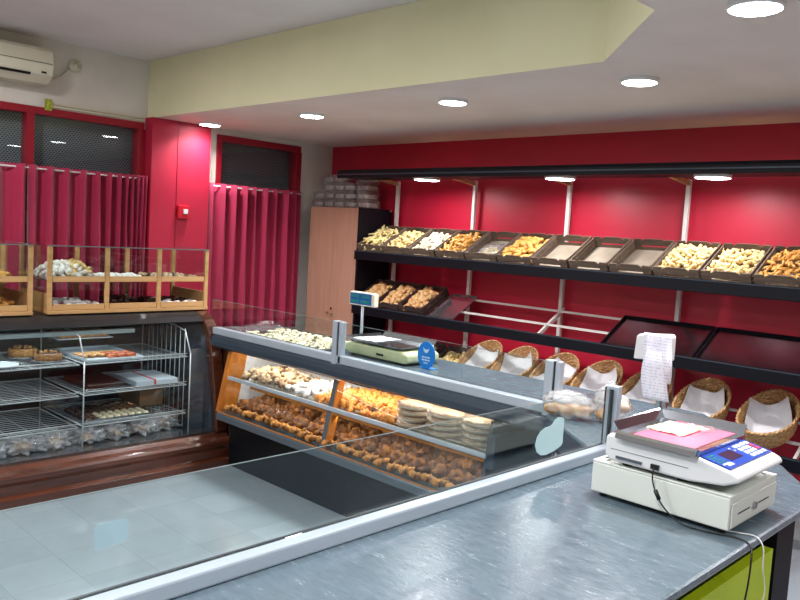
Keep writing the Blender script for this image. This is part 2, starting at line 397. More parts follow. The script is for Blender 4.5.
# alarm button on the column
t = thing('alarm_box', 'small red alarm box with white button on the red column', 'alarm box', (-5.779, 3.31, 1.71))
MB().box(-5.779, -5.745, 3.262, 3.362, 1.715, 1.825).build('housing', 'redplastic', t, bevel=.006)
MB().box(-5.7455, -5.735, 3.305, 3.345, 1.755, 1.795).build('button', 'white', t, bevel=.003)
# air conditioner
t = thing('air_conditioner', 'white split air conditioner high on the left wall', 'air conditioner', (XL, 1.8, 2.6))
MB().prism([(XL + .001, 2.60), (XL + .16, 2.60), (XL + .235, 2.655), (XL + .25, 2.72), (XL + .23, 2.815), (XL + .2, 2.84), (XL + .001, 2.84)], 1.35, 2.215, 'y').build('housing', 'acwhite', t, bevel=.01)
MB().prism([(XL + .222, 2.643), (XL + .238, 2.655), (XL + .241, 2.651), (XL + .225, 2.639)], 1.4, 2.06, 'y').build('louvre', 'blackplastic', t)
MB().box(XL + .2485, XL + .252, 1.36, 2.2, 2.728, 2.731).build('panel_seam', 'blackplastic', t)
MB().box(XL + .24, XL + .252, 2.13, 2.16, 2.66, 2.672).build('sensor_window', 'blackplastic', t)
t = thing('wall_vent', 'small round pipe outlet on the wall beside the air conditioner', 'vent', (XL, 2.453, 2.795))
MB().tube([(XL + .001, 2.453, 2.795), (XL + .03, 2.453, 2.795)], .045, 20).build('cover', 'acwhite', t, smooth=True)
MB().tube([(XL + .03, 2.453, 2.795), (XL + .05, 2.453, 2.79)], .02, 12).build('pipe_stub', 'conduit', t, smooth=True)
tag(MB().tube([(XL + .01, 2.21, 2.63), (XL + .012, 2.28, 2.66), (XL + .012, 2.36, 2.70), (XL + .012, 2.43, 2.78)], .006).build('pipe', 'acwhite', smooth=True), 'thin cream pipe from the air conditioner to the round outlet', 'pipe')

# ------------------------------------------------------------------ lights
def lamp(x, y, z, r, power, colr=(1, .975, .99), spread=R(170)):
    L = bpy.data.lights.new('led_lamp', 'AREA'); L.shape = 'DISK'; L.size = r * 2; L.energy = power; L.color = colr; L.spread = spread
    o = bpy.data.objects.new('led_lamp', L); col.objects.link(o); o.location = (x, y, z); return o
def downlight(x, y, z, r, label, group, power, sp=134):
    t = thing('downlight', label, 'ceiling light', (x, y, z), group)
    MB().lathe([(0, 0), (r + .006, 0), (r + .006, -.016), (r, -.02), (r - .004, -.012), (0, -.012)], (x, y, z)).build('rim', 'white', t, smooth=False)
    MB().lathe([(0, -.017), (r - .005, -.017), (r - .006, -.021), (0, -.022)], (x, y, z)).build('diffuser', 'led', t)
    lamp(x, y, z - .026, r, power, spread=R(sp))
PW = 19
G = 'round downlights in the ceiling'
for x, y, lb in ((-5.606, 3.438, 'round downlight nearest the red column'), (-4.365, 3.49, 'round downlight second from the red column'), (-3.07, 3.503, 'round downlight in the middle of the lower ceiling'), (-1.862, 3.464, 'round downlight nearest the corner of the green beam'), (-1.01, 2.59, 'large round downlight at the top right, closest to the camera')):
    downlight(x, y, ZL, .082, lb, G, PW if x > -5.5 else 9)
for x, y in ((-.9, .9), (.6, 3.4), (.9, 1.6), (.9, -.8), (-.6, -1.4)):
    downlight(x, y, ZL, .082, 'round downlight in the lower ceiling outside the view', G, PW)
for x, y in ((-4.55, 1.15), (-2.6, 1.0), (-4.3, -.9), (-2.4, -1.2)):
    downlight(x, y, ZU, .11, 'round downlight in the upper ceiling outside the view', 'downlights in the upper ceiling', 34, 178)

# ------------------------------------------------------------------ wall shelving
SL, SRX = -5.0, .5          # left and right ends
SLOPE = R(29.5); tS = math.tan(SLOPE)
rack = thing('bread_shelving', 'long black and cream wall shelving with three sloped tiers and lit canopy', 'shelving', (SL, 4.75, 0))
MB().box(SL - .012, SL + .012, 4.57, 4.93, 0, 1.905).build('end_panel', 'black', rack, bevel=.002)
for x in (-4.908, -4.028, -3.141, -2.244, -1.35, -.45, .45):
    MB().box(x - .014, x + .014, 4.925, 4.955, 0, 2.16).build('post', 'post', rack, bevel=.003)
    a = MB(); a.prism([(4.93, 2.12), (4.93, 2.15), (4.66, 2.172), (4.66, 2.148)], x - .013, x + .013, 'x'); a.build('canopy_arm', 'armwood', rack)
for i, z in enumerate((1.455, .985, .515)):
    MB().box(SL, SRX, 4.535, 4.556, z, z + .078).build('shelf_front', 'black', rack, bevel=.004)
    MB().box(SL, SRX, 4.533, 4.536, z + .070, z + .075).build('front_lip', 'darkgrey', rack)
    for k, (yy, dz) in enumerate(((4.572, .052), (4.71, .128), (4.868, .218))):
        MB().box(SL, SRX, yy - .008, yy + .008, z + dz - .008, z + dz + .007).build('cross_rail', 'post', rack)
    for x in (-4.908, -4.028, -3.11, -2.244, -1.35, -.45, .45):
        MB().prism([(4.556, z + .0), (4.556, z + .03), (4.93, z + .03 + .374 * tS), (4.93, z + .374 * tS)], x - .009, x + .009, 'x').build('shelf_arm', 'post', rack)
MB().prism([(4.40, 2.142), (4.40, 2.19), (4.41, 2.212), (4.70, 2.212), (4.70, 2.15), (4.42, 2.15), (4.42, 2.142)], SL - .12, SRX, 'x').build('canopy', 'black', rack, bevel=.003)
MB().box(SL - .12, SRX, 4.392, 4.40, 2.168, 2.176).build('canopy_lip', 'darkgrey', rack)
for x, lb in ((-4.2, 'round lamp under the shelving canopy, leftmost'), (-2.97, 'round lamp under the shelving canopy, in the middle'), (-1.925, 'round lamp under the shelving canopy, right'), (-.8, 'round lamp under the canopy past the right edge')):
    downlight(x, 4.54, 2.149, .1, lb, 'round lamps under the shelving canopy', 6.5, 170)

# crates ------------------------------------------------------------
def make_crate(wd, dp, h, m, base, slats=True, name='wooden_crate'):
    t = thing(name, 'crate', 'crate')
    T = .007
    for s in (-1, 1):
        b = MB(); xo = s * (wd / 2 - T / 2)
        for k in range(3):
            z0 = .004 + k * h / 3; b.box(xo - T / 2, xo + T / 2, 0, dp, z0, z0 + h / 3 - .009)
        for yy in (.004, dp - .024): b.box(xo - s * T / 2 - .007 * (s > 0), xo - s * T / 2 + .007 * (s < 0), yy + .008, yy + .028 if yy < .1 else yy + .012, .004, h - .006)
        b.build('side_slats', m, t)
    for yy in (0, dp - T):
        b = MB()
        b.box(-wd / 2, wd / 2, yy - .0005, yy + T, .004, h * .34)
        b.box(-wd / 2, -wd / 2 + .055, yy - .001, yy + T, .004, h); b.box(wd / 2 - .055, wd / 2, yy - .001, yy + T, .004, h)
        b.box(-wd / 2 + .055, wd / 2 - .055, yy, yy + T, h * .48, h * .82)
        b.prism([(-wd / 2 + .055, h * .82), (wd / 2 - .055, h * .82), (wd / 2 - .085, h * 1.03), (-wd / 2 + .085, h * 1.03)], yy, yy + T, 'y')
        b.build('end_board', m, t)
    MB().box(-wd / 2 + T, wd / 2 - T, T, dp - T, .002, .008).build('base_board', base, t)
    return t
crate0 = make_crate(.285, .35, .088, 'crate', 'cratebase')
crate1 = make_crate(.262, .34, .088, 'cratedark', 'cratedark')
def crate_mw(xc, tier):
    z = (1.455, .985, .515)[tier] + .052
    return TR(xc, 4.560, z + .004, SLOPE)

# snack prototypes
def proto(name, cat, m, fn, smooth=True):
    b = MB(); fn(b); o = b.build(name, m, smooth=smooth); tag(o, name.replace('_', ' '), cat); return o
def stick_fn(b, L=.09, r=.008, bend=.01):
    n = 8
    b.tube([(L * (i / n - .5), bend * math.sin(PI * i / n), 0.002 * math.sin(i * 2.1)) for i in range(n + 1)], r, 7, rs=[r * (.55 + .5 * math.sin(PI * (i + .6) / (n + 1.2))) * (1 + .12 * math.sin(i * 2.6)) for i in range(n + 1)])
def knot_fn(b, Rr=.018, r=.008, seed=1):
    n = 14
    b.tube([((Rr + .006 * math.sin(3 * a)) * math.cos(a), (Rr * .8) * math.sin(a), .006 * math.sin(2 * a + seed)) for a in [i / n * 5.2 for i in range(n + 1)]], r, 7, rs=[r * (.6 + .5 * math.sin(PI * (i + 1) / (n + 2))) for i in range(n + 1)])
def croissant_fn(b, L=.11, r=.026):
    n = 22; pts = []; rs = []
    for i in range(n + 1):
        u = i / n * 2 - 1
        pts.append((u * L / 2, .22 * L * u * u, 0)); rs.append(r * (max(.12, 1 - abs(u) ** 1.7) ** .7) * (1.1 if i % 4 else .74))
    b.tube(pts, r, 12, rs=rs)
    for v in b.bm.verts:
        q = v.co * (1.1 / r); d = noise.noise(q * .9 + Vector((L * 90, 3, 1))) * .55 + noise.noise(q * 2.3) * .25
        v.co += Vector((0, v.co.y - .22 * L * (2 * v.co.x / L) ** 2, v.co.z)) * d + Vector((.12 * r * noise.noise(q * 1.7), 0, 0))
P = dict(
    stick=proto('bread_stick', 'bread stick', 'creamstick', lambda b: stick_fn(b, .105, .0085)),
    puff=proto('pale_snack', 'snack', 'palebit', lambda b: knot_fn(b, .016, .0095)),
    sugarbit=proto('white_snack', 'snack', 'whitebit', lambda b: b.blob((0, 0, 0), (.024, .014, .011), 2, .5, 2.2)),
    gold=proto('fried_snack', 'snack', 'goldbit', lambda b: stick_fn(b, .07, .011, .02)),
    loaf=proto('small_bread', 'bread', 'goldbit', lambda b: b.blob((0, 0, 0), (.04, .021, .018), 2, .35, 2.5)),
    roll=proto('bread_roll', 'bread roll', 'bread', lambda b: b.blob((0, 0, 0), (.048, .034, .026), 2, .25, 2.)),
    palepop=proto('curled_snack', 'snack', 'palebit', lambda b: knot_fn(b, .013, .0085, 2)),
    orangeknot=proto('twisted_snack', 'snack', 'goldbit', lambda b: stick_fn(b, .055, .009, .018)),
    meringue=proto('iced_pastry', 'pastry', 'sugar', lambda b: b.blob((0, 0, 0), (.036, .027, .02), 2, .5, 2.2)),
    choux=proto('baked_puff', 'pastry', 'palebit', lambda b: b.blob((0, 0, 0), (.034, .024, .017), 2, .5, 2.6)),
)
def heap(p, n, mw, x0, x1, y0, y1, z0, h, label, cat, group, flatten=.35, seed=1, smin=.85, smax=1.15, edge=1.0, skew=0.):
    r2 = random.Random(seed)
    nx = max(1, round(math.sqrt(n * (x1 - x0) / (y1 - y0)))); ny = max(1, math.ceil(n / nx)); k = 0
    for j in range(ny):
        for i in range(nx):
            if k >= n: return
            k += 1
            u = (i + .5 + r2.uniform(-.45, .45)) / nx; v = (j + .5 + r2.uniform(-.45, .45)) / ny
            env = (max(0, 1 - abs(2 * u - 1) ** 2.2 * edge) * max(0, 1 - abs(2 * v - 1 - skew) ** 2.2 * edge)) ** .5
            z = z0 + h * env * (1 if k % 3 else r2.uniform(.25, .8)) + r2.uniform(-.003, .003)
            m2 = mw @ TR(x0 + (x1 - x0) * u, y0 + (y1 - y0) * v, z, r2.uniform(-1, 1) * flatten * 2, r2.uniform(-1, 1) * flatten * 2, r2.uniform(0, 6.28), r2.uniform(smin, smax))
            inst(p, m2, label, cat, group)
ordn = ['first', 'second', 'third', 'fourth', 'fifth', 'sixth', 'seventh', 'eighth', 'ninth', 'tenth', 'eleventh', 'twelfth']
contents = [('stick', 58, .055, 'pale cream bread stick'), ('puff', 64, .035, 'pale curled snack'), ('sugarbit', 75, .035, 'white sugared snack'), ('gold', 48, .04, 'golden fried snack'),
            None, ('loaf', 44, .045, 'golden oval bread'), None, None, None, ('palepop', 110, .05, 'pale yellow curled snack'), ('puff', 70, .032, 'pale greenish curled snack'), ('orangeknot', 85, .045, 'orange-gold twisted snack')]
desc = ['heaped with cream bread sticks', 'of pale curled snacks', 'of white sugared snacks', 'of golden fried snacks', 'holding a clear plastic bag', 'of golden oval breads',
        'empty, leftmost of three empty ones', 'empty, between two other empty ones', 'empty, rightmost of three empty ones', 'heaped with pale yellow curled snacks', 'of pale greenish snacks', 'heaped with orange-gold twisted snacks']
for i in range(13):
    xc = -4.96 + i * .3025 + .1425
    mw = crate_mw(xc, 0)
    if i == 12:
        inst(crate0, mw, 'brown slatted crate at the right end of the top shelf, past the picture edge', 'crate', 'crates on the top shelf'); continue
    inst(crate0, mw, 'slatted wooden crate %s, %s on the top shelf' % (desc[i], ordn[i]), 'crate', 'crates on the top shelf')
    c_ = contents[i]
    if c_: heap(P[c_[0]], c_[1], mw, -.125, .125, .02, .32, .045, c_[2], '%s heaped in the %s crate of the top shelf' % (c_[3], ordn[i]), 'snack', '%ss in the %s top crate' % (c_[3], ordn[i]), seed=i + 3, smin=.9, smax=1.2)
# plastic bag in crate five
b = MB(); b.blob((0, .13, .038), (.10, .11, .028), 4, .5, 3.5, 4)
o = b.build('plastic_bag', 'plastic', smooth=True); inst(o, crate_mw(-4.96 + 4 * .3025 + .1425, 0), 'crumpled clear plastic bag lying in the fifth top crate', 'bag')
heap(P['stick'], 10, crate_mw(-4.96 + 4 * .3025 + .1425, 0), -.07, .07, .06, .2, .022, .01, 'pale bread stick inside the clear bag in the fifth top crate', 'snack', 'bread sticks in the clear bag', seed=61, smin=.6, smax=.8)
# middle tier: three dark crates with rolls
for i, (nm, pr_, n) in enumerate((('light golden bread roll', 'roll', 26), ('crusty bread roll', 'roll', 26), ('floury bread roll', 'roll', 26))):
    mw = crate_mw(-4.83 + i * .272, 1)
    inst(crate1, mw, 'dark brown crate of bread rolls, %s from the left on the middle shelf' % ordn[i], 'crate', 'dark crates on the middle shelf')
    heap(P[pr_], n + 16, mw, -.10, .10, .03, .31, .05, .035, '%s in the %s dark crate of the middle shelf' % (nm, ordn[i]), 'bread roll', '%ss in the %s dark crate' % (nm, ordn[i]), seed=40 + i, smin=.6, smax=.85)
# bottom tier dark crates
for i in range(3):
    mw = crate_mw(-4.56 + i * .30, 2)
    inst(crate1, mw, 'dark brown crate on the bottom shelf, %s from the left' % ordn[i], 'crate', 'dark crates on the bottom shelf')
    heap(P[('puff', 'sugarbit', 'palepop')[i]], 34, mw, -.1, .1, .03, .3, .03, .04, '%s in the %s crate of the bottom shelf' % (('curled pale snack', 'flat white snack', 'pale yellow snack')[i], ordn[i]), 'snack', 'snacks in the %s bottom crate' % ordn[i], seed=50 + i, smin=1.3, smax=1.9)
# silver tray + two large dark trays on the middle tier
def tray(name, x0, x1, L, lip, m, rimm, label, tier=1):
    mw = crate_mw((x0 + x1) / 2, tier); w_ = (x1 - x0) / 2
    t = thing(name, label, 'tray')
    MB().box(-w_ + .01, w_ - .01, .01, L - .01, 0, .003).build('tray_bottom', m, t)
    b = MB(); b.box(-w_, -w_ + .012, 0, L, 0, lip).box(w_ - .012, w_, 0, L, 0, lip).box(-w_ + .012, w_ - .012, 0, .012, 0, lip).box(-w_ + .012, w_ - .012, L - .012, L, 0, lip); b.build('rim', rimm, t, bevel=.002)
    inst(t, mw @ TR(0, 0, .001), label, 'tray')
tray('baking_tray', -4.13, -3.87, .37, .014, 'steel', 'steel', 'silver baking tray leaning on the middle shelf beside the dark crates')
tray('display_tray', -2.58, -1.955, .36, .02, 'darksteel', 'black', 'large dark shallow tray on the middle shelf, left of its twin')
tray('display_tray', -1.945, -1.2, .36, .02, 'darksteel', 'black', 'large dark shallow tray on the middle shelf at the picture edge')

# wicker baskets ---------------------------------------------------
def make_basket():
    t = thing('wicker_basket', 'basket', 'basket')
    a, c_, H = .125, .17, .115
    b = MB(); NR = 11
    for k in range(NR):
        u = (k + .5) / NR; s = 1 + .22 * u ** .8; ph = k * PI
        n = 72
        b.tube([(a * s * math.cos(q) * (1 + .018 * math.cos(18 * q + ph)), c_ * s * math.sin(q) * (1 + .018 * math.cos(18 * q + ph)), .008 + u * (H - .01) + .018 * u * (abs(math.sin(q)) ** 2)) for q in [2 * PI * i / n for i in range(n)]], .0056, 5, True)
    b.build('woven_wall', 'wicker', t, smooth=True)
    b = MB()
    for i in range(36):
        q = 2 * PI * i / 36
        b.tube([(a * (1 + .22 * u ** .8) * math.cos(q), c_ * (1 + .22 * u ** .8) * math.sin(q), .005 + u * H + .018 * u * abs(math.sin(q)) ** 2) for u in (0, .3, .6, 1)], .003, 5)
    b.build('stakes', 'wicker', t, smooth=True)
    b = MB()
    for s_ in (0, 1):
        n = 120
        b.tube([((a * 1.235 + .005 * math.cos(20 * q + s_ * PI)) * math.cos(q), (c_ * 1.235 + .005 * math.cos(20 * q + s_ * PI)) * math.sin(q), H + .006 + .018 * abs(math.sin(q)) ** 2 + .005 * math.sin(20 * q + s_ * PI)) for q in [2 * PI * i / n for i in range(n)]], .0055, 6, True)
    b.build('braided_rim', 'wicker', t, smooth=True)
    MB().lathe([(0, 0), (1, 0), (1, .006), (0, .006)], sx=a, sy=c_).build('base', 'wicker', t)
    return t
def make_liner(seed):
    def Pp(u, v):
        # rectangular sheet pressed into the oval bowl, corners standing up
        sx = (u - .5) * 2; sy = (v - .5) * 2
        rr = max(abs(sx), abs(sy)); ang = math.atan2(sy, sx)
        d = math.hypot(sx, sy)
        x = .130 * sx * (1 if d < 1 else 1 / d ** .55); y = .172 * sy * (1 if d < 1 else 1 / d ** .55)
        q = min(1.6, max(0, d - .72))
        z = .016 + q * .19 + .012 * noise.noise(Vector((sx * 2.2, sy * 2.2, seed))) * (1 + q)
        z += -.03 * max(0, -sy - .6)
        return (x * .95, y * .95, z)
    o = MB().sheet(Pp, 22, 22).build('paper_liner', 'paper', smooth=False, solid=.001)
    tag(o, 'liner', 'paper'); return o
bk = make_basket(); liners = [make_liner(2.3), make_liner(7.9), make_liner(13.1)]
bx = [-3.66, -3.33, -2.985, -2.645, -2.295, -1.925, -1.53, -1.13]
bd = ['leftmost, beside the dark crate', 'second from the dark crate', 'third from the dark crate, behind the counter glass post', 'fourth from the dark crate, behind the bag of rolls', 'fifth from the dark crate, behind the receipts', 'sixth from the dark crate, right of the receipts', 'largest at the right picture edge', 'past the right picture edge']
for i, x in enumerate(bx):
    ym = 4.735; zm = .515 + .052 + (ym - 4.572) * tS + .022
    mw = TR(x, ym, zm, SLOPE, 0, rnd.uniform(-.06, .06))
    inst(bk, mw, 'wicker basket on the bottom shelf, ' + bd[i], 'basket', 'wicker baskets on the bottom shelf')
    inst(liners[i % 3], mw @ TR(0, -.008, .004, 0, 0, (.0, .35, -.3, .2, -.2, .12, .3, 0)[i]), 'white paper liner in the basket ' + bd[i], 'paper', 'paper liners in the baskets')

# ------------------------------------------------------------------ wooden cabinet with packs
t = thing('cupboard', 'tall pale beech cupboard with two doors beside the wall shelving', 'cupboard', (-5.35, 4.75, 0))
MB().box(-5.70, -5.015, 4.62, 4.98, 0, 1.885).build('body', 'black', t)
MB().box(-5.70, -5.015, 4.60, 4.98, 1.886, 1.90).build('top_board', 'cabwood', t)
for x0, x1, nm in ((-5.70, -5.361, 'l'), (-5.359, -5.015, 'r')):
    d = MB().box(x0, x1, 4.60, 4.618, .06, 1.885).build('door', 'cabwood', t, bevel=.001)
    xk = -5.385 if nm == 'l' else -5.325
    k = MB(); k.lathe([(0, 0), (.004, 0), (.004, .012), (.012, .016), (.012, .024), (0, .028)], seg=16)
    bmesh.ops.transform(k.bm, matrix=TR(xk, 4.60, .955 if nm == 'l' else .945, PI / 2), verts=k.bm.verts)
    k.build('knob', 'armwood', d, smooth=True)
    if nm == 'r':
        k = MB(); k.tube([(-5.345, 4.598, .985), (-5.345, 4.603, .985)], .011, 16); k.build('lock', 'blackplastic', d)
b = MB(); b.box(-.062, .062, -.09, .09, 0, .066)
bmesh.ops.subdivide_edges(b.bm, edges=b.bm.edges, cuts=5, use_grid_fill=True)
for v in b.bm.verts:
    v.co += Vector((noise.noise(v.co * 45), noise.noise(v.co * 45 + Vector((9, 0, 0))), 0)) * .012
    if v.co.z > .01: v.co.z += noise.noise(v.co * 60) * .01
packmat = glassmat('wrapped_cup_plastic', (.86, .82, .80), 1.6, .15, .30, 1., 60, 1.3, dc=(.55, .50, .47))
pk = b.build('plastic_pack', packmat, smooth=True); MBx = MB()
for q in range(3): MBx.tube([(-.04 + q * .04, -.07, .03), (-.04 + q * .04, .07, .03)], .016, 10)
MBx.build('cup_stack', 'white', pk, smooth=True)
cols_ = [(-5.74, 1.903, 2), (-5.60, 1.903, 4), (-5.46, 1.903, 4), (-5.31, 1.903, 3), (-5.15, 1.903, 4)]
for ci, (x, z, n) in enumerate(cols_):
    for k in range(n):
        inst(pk, TR(x + rnd.uniform(-.015, .015), 4.80, z + k * .076, rnd.uniform(-.03, .03), rnd.uniform(-.05, .05), rnd.uniform(-.15, .15), (1.0, 1, 1.1)), 'clear wrapped plastic cup pack on the cupboard, %s from the bottom of the %s column' % (ordn[k], ordn[ci]), 'pack', 'wrapped packs on top of the cupboard')

# ------------------------------------------------------------------ glass counter 2 (serving counter along X)
CX0, CX1 = -4.93, -2.27
cz = .92
t = thing('serving_counter', 'long grey serving counter with heated glass pastry case below its worktop', 'counter', (-3.5, 3.35, 0))
MB().box(CX0, -1.94, 3.09, 3.70, .885, cz).build('worktop', 'counter', t, bevel=.003)
MB().prism([(3.085, .812), (3.03, .815), (3.008, .832), (3.002, .862), (3.010, .892), (3.028, .907), (3.085, .907)], -4.78, -1.955, 'x').build('front_bullnose', 'darkgrey', t)
MB().box(-4.80, -1.94, 3.028, 3.084, .908, .955).build('glass_rail', 'alu', t, bevel=.004)
MB().box(-4.80, -1.96, 3.0835, 3.0875, .922, .957).build('rail_gasket', 'grout', t)
MB().box(-4.57, CX1, 3.05, 3.62, .0, .345).build('base_panel', 'blackbox', t)
MB().prism([(2.955, .335), (2.955, .375), (2.965, .386), (3.04, .386), (3.04, .335)], -4.60, CX1, 'x').build('front_sill', 'steelgrey', t, bevel=.003)
MB().box(-4.60, CX1, 3.0, 3.62, .346, .388).build('lower_deck', 'steelgrey', t)
MB().box(-4.60, CX1, 2.963, 2.972, .386, .392).build('sill_edge', 'oak', t)
MB().box(-4.60, CX1, 3.59, 3.61, .39, .64).build('back_lining', 'lining', t)
# sloped front: stiles with wooden inner faces
def stile(x, wd=.035, depth=.05, woodw=.012, mt='steelgrey'):
    MB().prism([(3.06, .80), (3.06 + depth, .80), (2.972 + depth, .385), (2.972, .385)], x - wd / 2, x + wd / 2, 'x').build('stile', mt, t)
    MB().prism([(3.062, .80), (3.062 + depth, .80), (2.974 + depth, .386), (2.974, .386)], x + wd / 2, x + wd / 2 + woodw, 'x').build('stile_wood_edge', 'oak', t)
stile(-3.475)
MB().prism([(3.06, .80), (3.20, .80), (3.12, .385), (2.972, .385)], -4.635, -4.60, 'x').build('end_board', 'oak', t)
MB().box(-4.92, -4.645, 3.10, 3.112, .0, .884).build('filler_panel', 'mahog', t)
MB().prism([(3.20, .80), (3.6, .80), (3.6, .385), (3.12, .385)], -4.63, -4.61, 'x').build('end_lining', 'lining', t)
for a, b_ in ((-4.555, -3.495), (-3.443, CX1 - .03)):
    MB().prism([(3.052, .80), (3.057, .80), (2.968, .388), (2.963, .388)], a, b_, 'x').build('front_glass', 'caseglass', t)
# inner shelf
MB().box(-4.56, CX1 - .01, 3.03, 3.45, .628, .636).build('glass_shelf', 'caseglass', t)
MB().box(-4.56, CX1 - .01, 3.012, 3.03, .618, .640).build('shelf_edge', 'alu', t)
MB().box(-4.3, CX1 - .01, 3.02, 3.034, .596, .612).build('shelf_support', 'oak', t)
MB().box(-4.56, CX1 - .01, 3.10, 3.14, .868, .884).build('light_housing', 'white', t)
MB().box(-4.5, CX1 - .05, 3.105, 3.135, .858, .868).build('tube_lamp', 'tube', t)
for z_, n_, l_ in ((.85, 9.5, 0), ):
    L = bpy.data.lights.new('case_lamp', 'AREA'); L.shape = 'RECTANGLE'; L.size = 2.15; L.size_y = .06; L.energy = n_; L.color = (1, .93, .82)
    lo = bpy.data.objects.new('case_lamp', L); col.objects.link(lo); lo.location = (-3.45, 3.16, z_); lo.rotation_euler = (R(18), 0, 0)
MB().box(-4.56, CX1 - .01, 3.20, 3.24, .592, .60).build('lower_lamp_housing', 'white', t)
L = bpy.data.lights.new('lower_case_lamp', 'AREA'); L.shape = 'RECTANGLE'; L.size = 2.15; L.size_y = .04; L.energy = 4.; L.color = (1, .9, .78)
lo = bpy.data.objects.new('lower_case_lamp', L); col.objects.link(lo); lo.location = (-3.45, 3.07, .582); lo.rotation_euler = (R(20), 0, 0)
# right end: side wall and control box
MB().prism([(2.963, .346), (3.055, .80), (3.62, .80), (3.62, .346)], CX1 - .02, CX1, 'x').build('end_wall', 'slateblue', t)
cb = MB().box(CX1 + .001, CX1 + .05, 3.0, 3.6, .575, .74).build('control_box', 'slateblue', t, bevel=.004)
for y in (3.12, 3.3, 3.48): MB().tube([(CX1 + .028, y, .7402), (CX1 + .028, y, .7415)], .011, 14).build('screw_hole', 'blackplastic', cb)
# glass screen on the rail with two posts
for a, b_ in ((-4.86, -3.492), (-3.408, -1.985)):
    MB().box(a, b_, 3.055, 3.061, .958, 1.148).build('screen_glass', 'glass', t)
    MB().box(a, b_, 3.055, 3.061, 1.1485, 1.1500).build('polished_edge', 'glassedge', t)
for x in (-3.447, -1.94):
    p_ = MB().box(x - .042, x + .0, 3.022, 3.07, .89, 1.16).build('screen_post', 'alu', t, bevel=.003)
    MB().box(x + .001, x + .011, 3.03, 3.062, .958, 1.158).build('post_gasket', 'grout', p_)
    MB().box(x + .012, x + .035, 3.028, 3.066, .89, 1.158).build('post_cover', 'alu', p_, bevel=.002)

# tray of cookies on the worktop, left
t2 = thing('baking_tray', 'silver tray of speckled cookies on the left of the serving counter', 'tray', (-4.3, 3.38, cz))
MB().box(-4.82, -3.72, 3.14, 3.60, cz + .001, cz + .006).build('tray_bottom', 'steel', t2)
b = MB(); b.box(-4.83, -3.71, 3.13, 3.14, cz + .001, cz + .022).box(-4.83, -3.71, 3.60, 3.61, cz + .001, cz + .022).box(-4.83, -4.82, 3.14, 3.60, cz + .001, cz + .022).box(-3.72, -3.71, 3.14, 3.60, cz + .001, cz + .022); b.build('rim', 'steel', t2)
ck = proto('cookie', 'cookie', 'ccookie', lambda b: b.blob((0, 0, .010), (.026, .024, .012), 2, .3, 3, 1))
r2 = random.Random(4); n = 0
for i in range(15):
    for j in range(7):
        if i < 3 and j < 5 and r2.random() < .6: continue
        n += 1
        inst(ck, TR(-4.62 + i * .06 + r2.uniform(-.012, .012), 3.18 + j * .058 + r2.uniform(-.01, .01), cz + .005, r2.uniform(-.15, .15), r2.uniform(-.15, .15), r2.uniform(0, 6), r2.uniform(.9, 1.15)), 'small pale speckled cookie on the silver tray of the serving counter', 'cookie', 'speckled cookies on the silver tray')
tag(MB().sheet(lambda u, v: (-4.86 + .28 * u, 3.15 + .42 * v, cz + .025 + .02 * noise.noise(Vector((u * 4, v * 4, 1)))), 12, 14).build('plastic_sheet', 'plastic', smooth=True), 'crumpled clear plastic sheet over the left end of the cookie tray', 'plastic sheet')

# pastries in the case --------------------------------------------
P['croissant'] = proto('croissant', 'croissant', 'darkbread', lambda b: croissant_fn(b, .14, .034))
P['goldcro'] = proto('pastry_twist', 'pastry', 'goldpastry', lambda b: croissant_fn(b, .095, .023))
P['nut'] = proto('nut_cookie', 'cookie', 'nutcookie', lambda b: b.blob((0, 0, .016), (.03, .027, .02), 2, .6, 2.6, 3))
P['sug'] = proto('sugared_biscuit', 'biscuit', 'sugar', lambda b: b.blob((0, 0, .014), (.027, .022, .017), 2, .4, 2.4, 8))
P['orange'] = proto('cheese_pastry', 'pastry', 'orangebit', lambda b: croissant_fn(b, .07, .017))
r2 = random.Random(21)
for i in range(25):
    for j in range(5):
        x = -4.50 + i * .089 + r2.uniform(-.014, .014); y = 3.005 + j * .10
        if x > -2.34 or (j > 3 and i < 2): continue
        p, lb = (P['goldcro'], 'golden pastry') if j < 1 else (P['croissant'], 'dark brown croissant')
        where = 'left of the wooden divider' if x < -3.46 else 'right of the wooden divider'
        z = .388 + (.028 if j < 1 else .030 + .012 * min(j, 3)) + r2.uniform(0, .012)
        inst(p, TR(x, y + r2.uniform(-.012, .012), z, r2.uniform(-.35, .35), r2.uniform(-.3, .3), r2.uniform(-.5, .5) + (PI / 2 if j else .6)), '%s on the lower deck of the glass case, %s' % (lb, where), 'pastry', '%ss on the lower deck %s' % (lb, where))
for i in range(44):  # second layer of crescents lying on top
    x = -4.42 + i * .047 + r2.uniform(-.03, .03)
    if x > -2.36: continue
    where = 'left of the wooden divider' if x < -3.46 else 'right of the wooden divider'
    inst(P['croissant'], TR(x, 3.30 + r2.uniform(-.12, .14), .388 + .088 + r2.uniform(0, .025), r2.uniform(-.4, .4), r2.uniform(-.3, .3), r2.uniform(0, 3)), 'dark brown croissant atop the lower deck heap, ' + where, 'pastry', 'croissants on top of the heap ' + where)
I = Matrix.Identity(4)
heap(P['nut'], 72, I, -4.46, -3.98, 3.06, 3.42, .642, .045, 'brown-white nut cookie heaped on the upper glass shelf, left end', 'cookie', 'nut cookies on the upper case shelf', .3, 71, .9, 1.25)
heap(P['sug'], 62, I, -3.97, -3.62, 3.06, 3.42, .642, .035, 'white sugar dusted biscuit heaped on the upper glass shelf', 'biscuit', 'sugared biscuits on the upper case shelf', .3, 72)
heap(P['orange'], 120, I, -3.66, -2.98, 3.06, 3.42, .652, .045, 'orange baked cheese pastry heaped on the upper glass shelf', 'pastry', 'orange pastries on the upper case shelf', .3, 73, 1.0, 1.35, 1.0, .1)
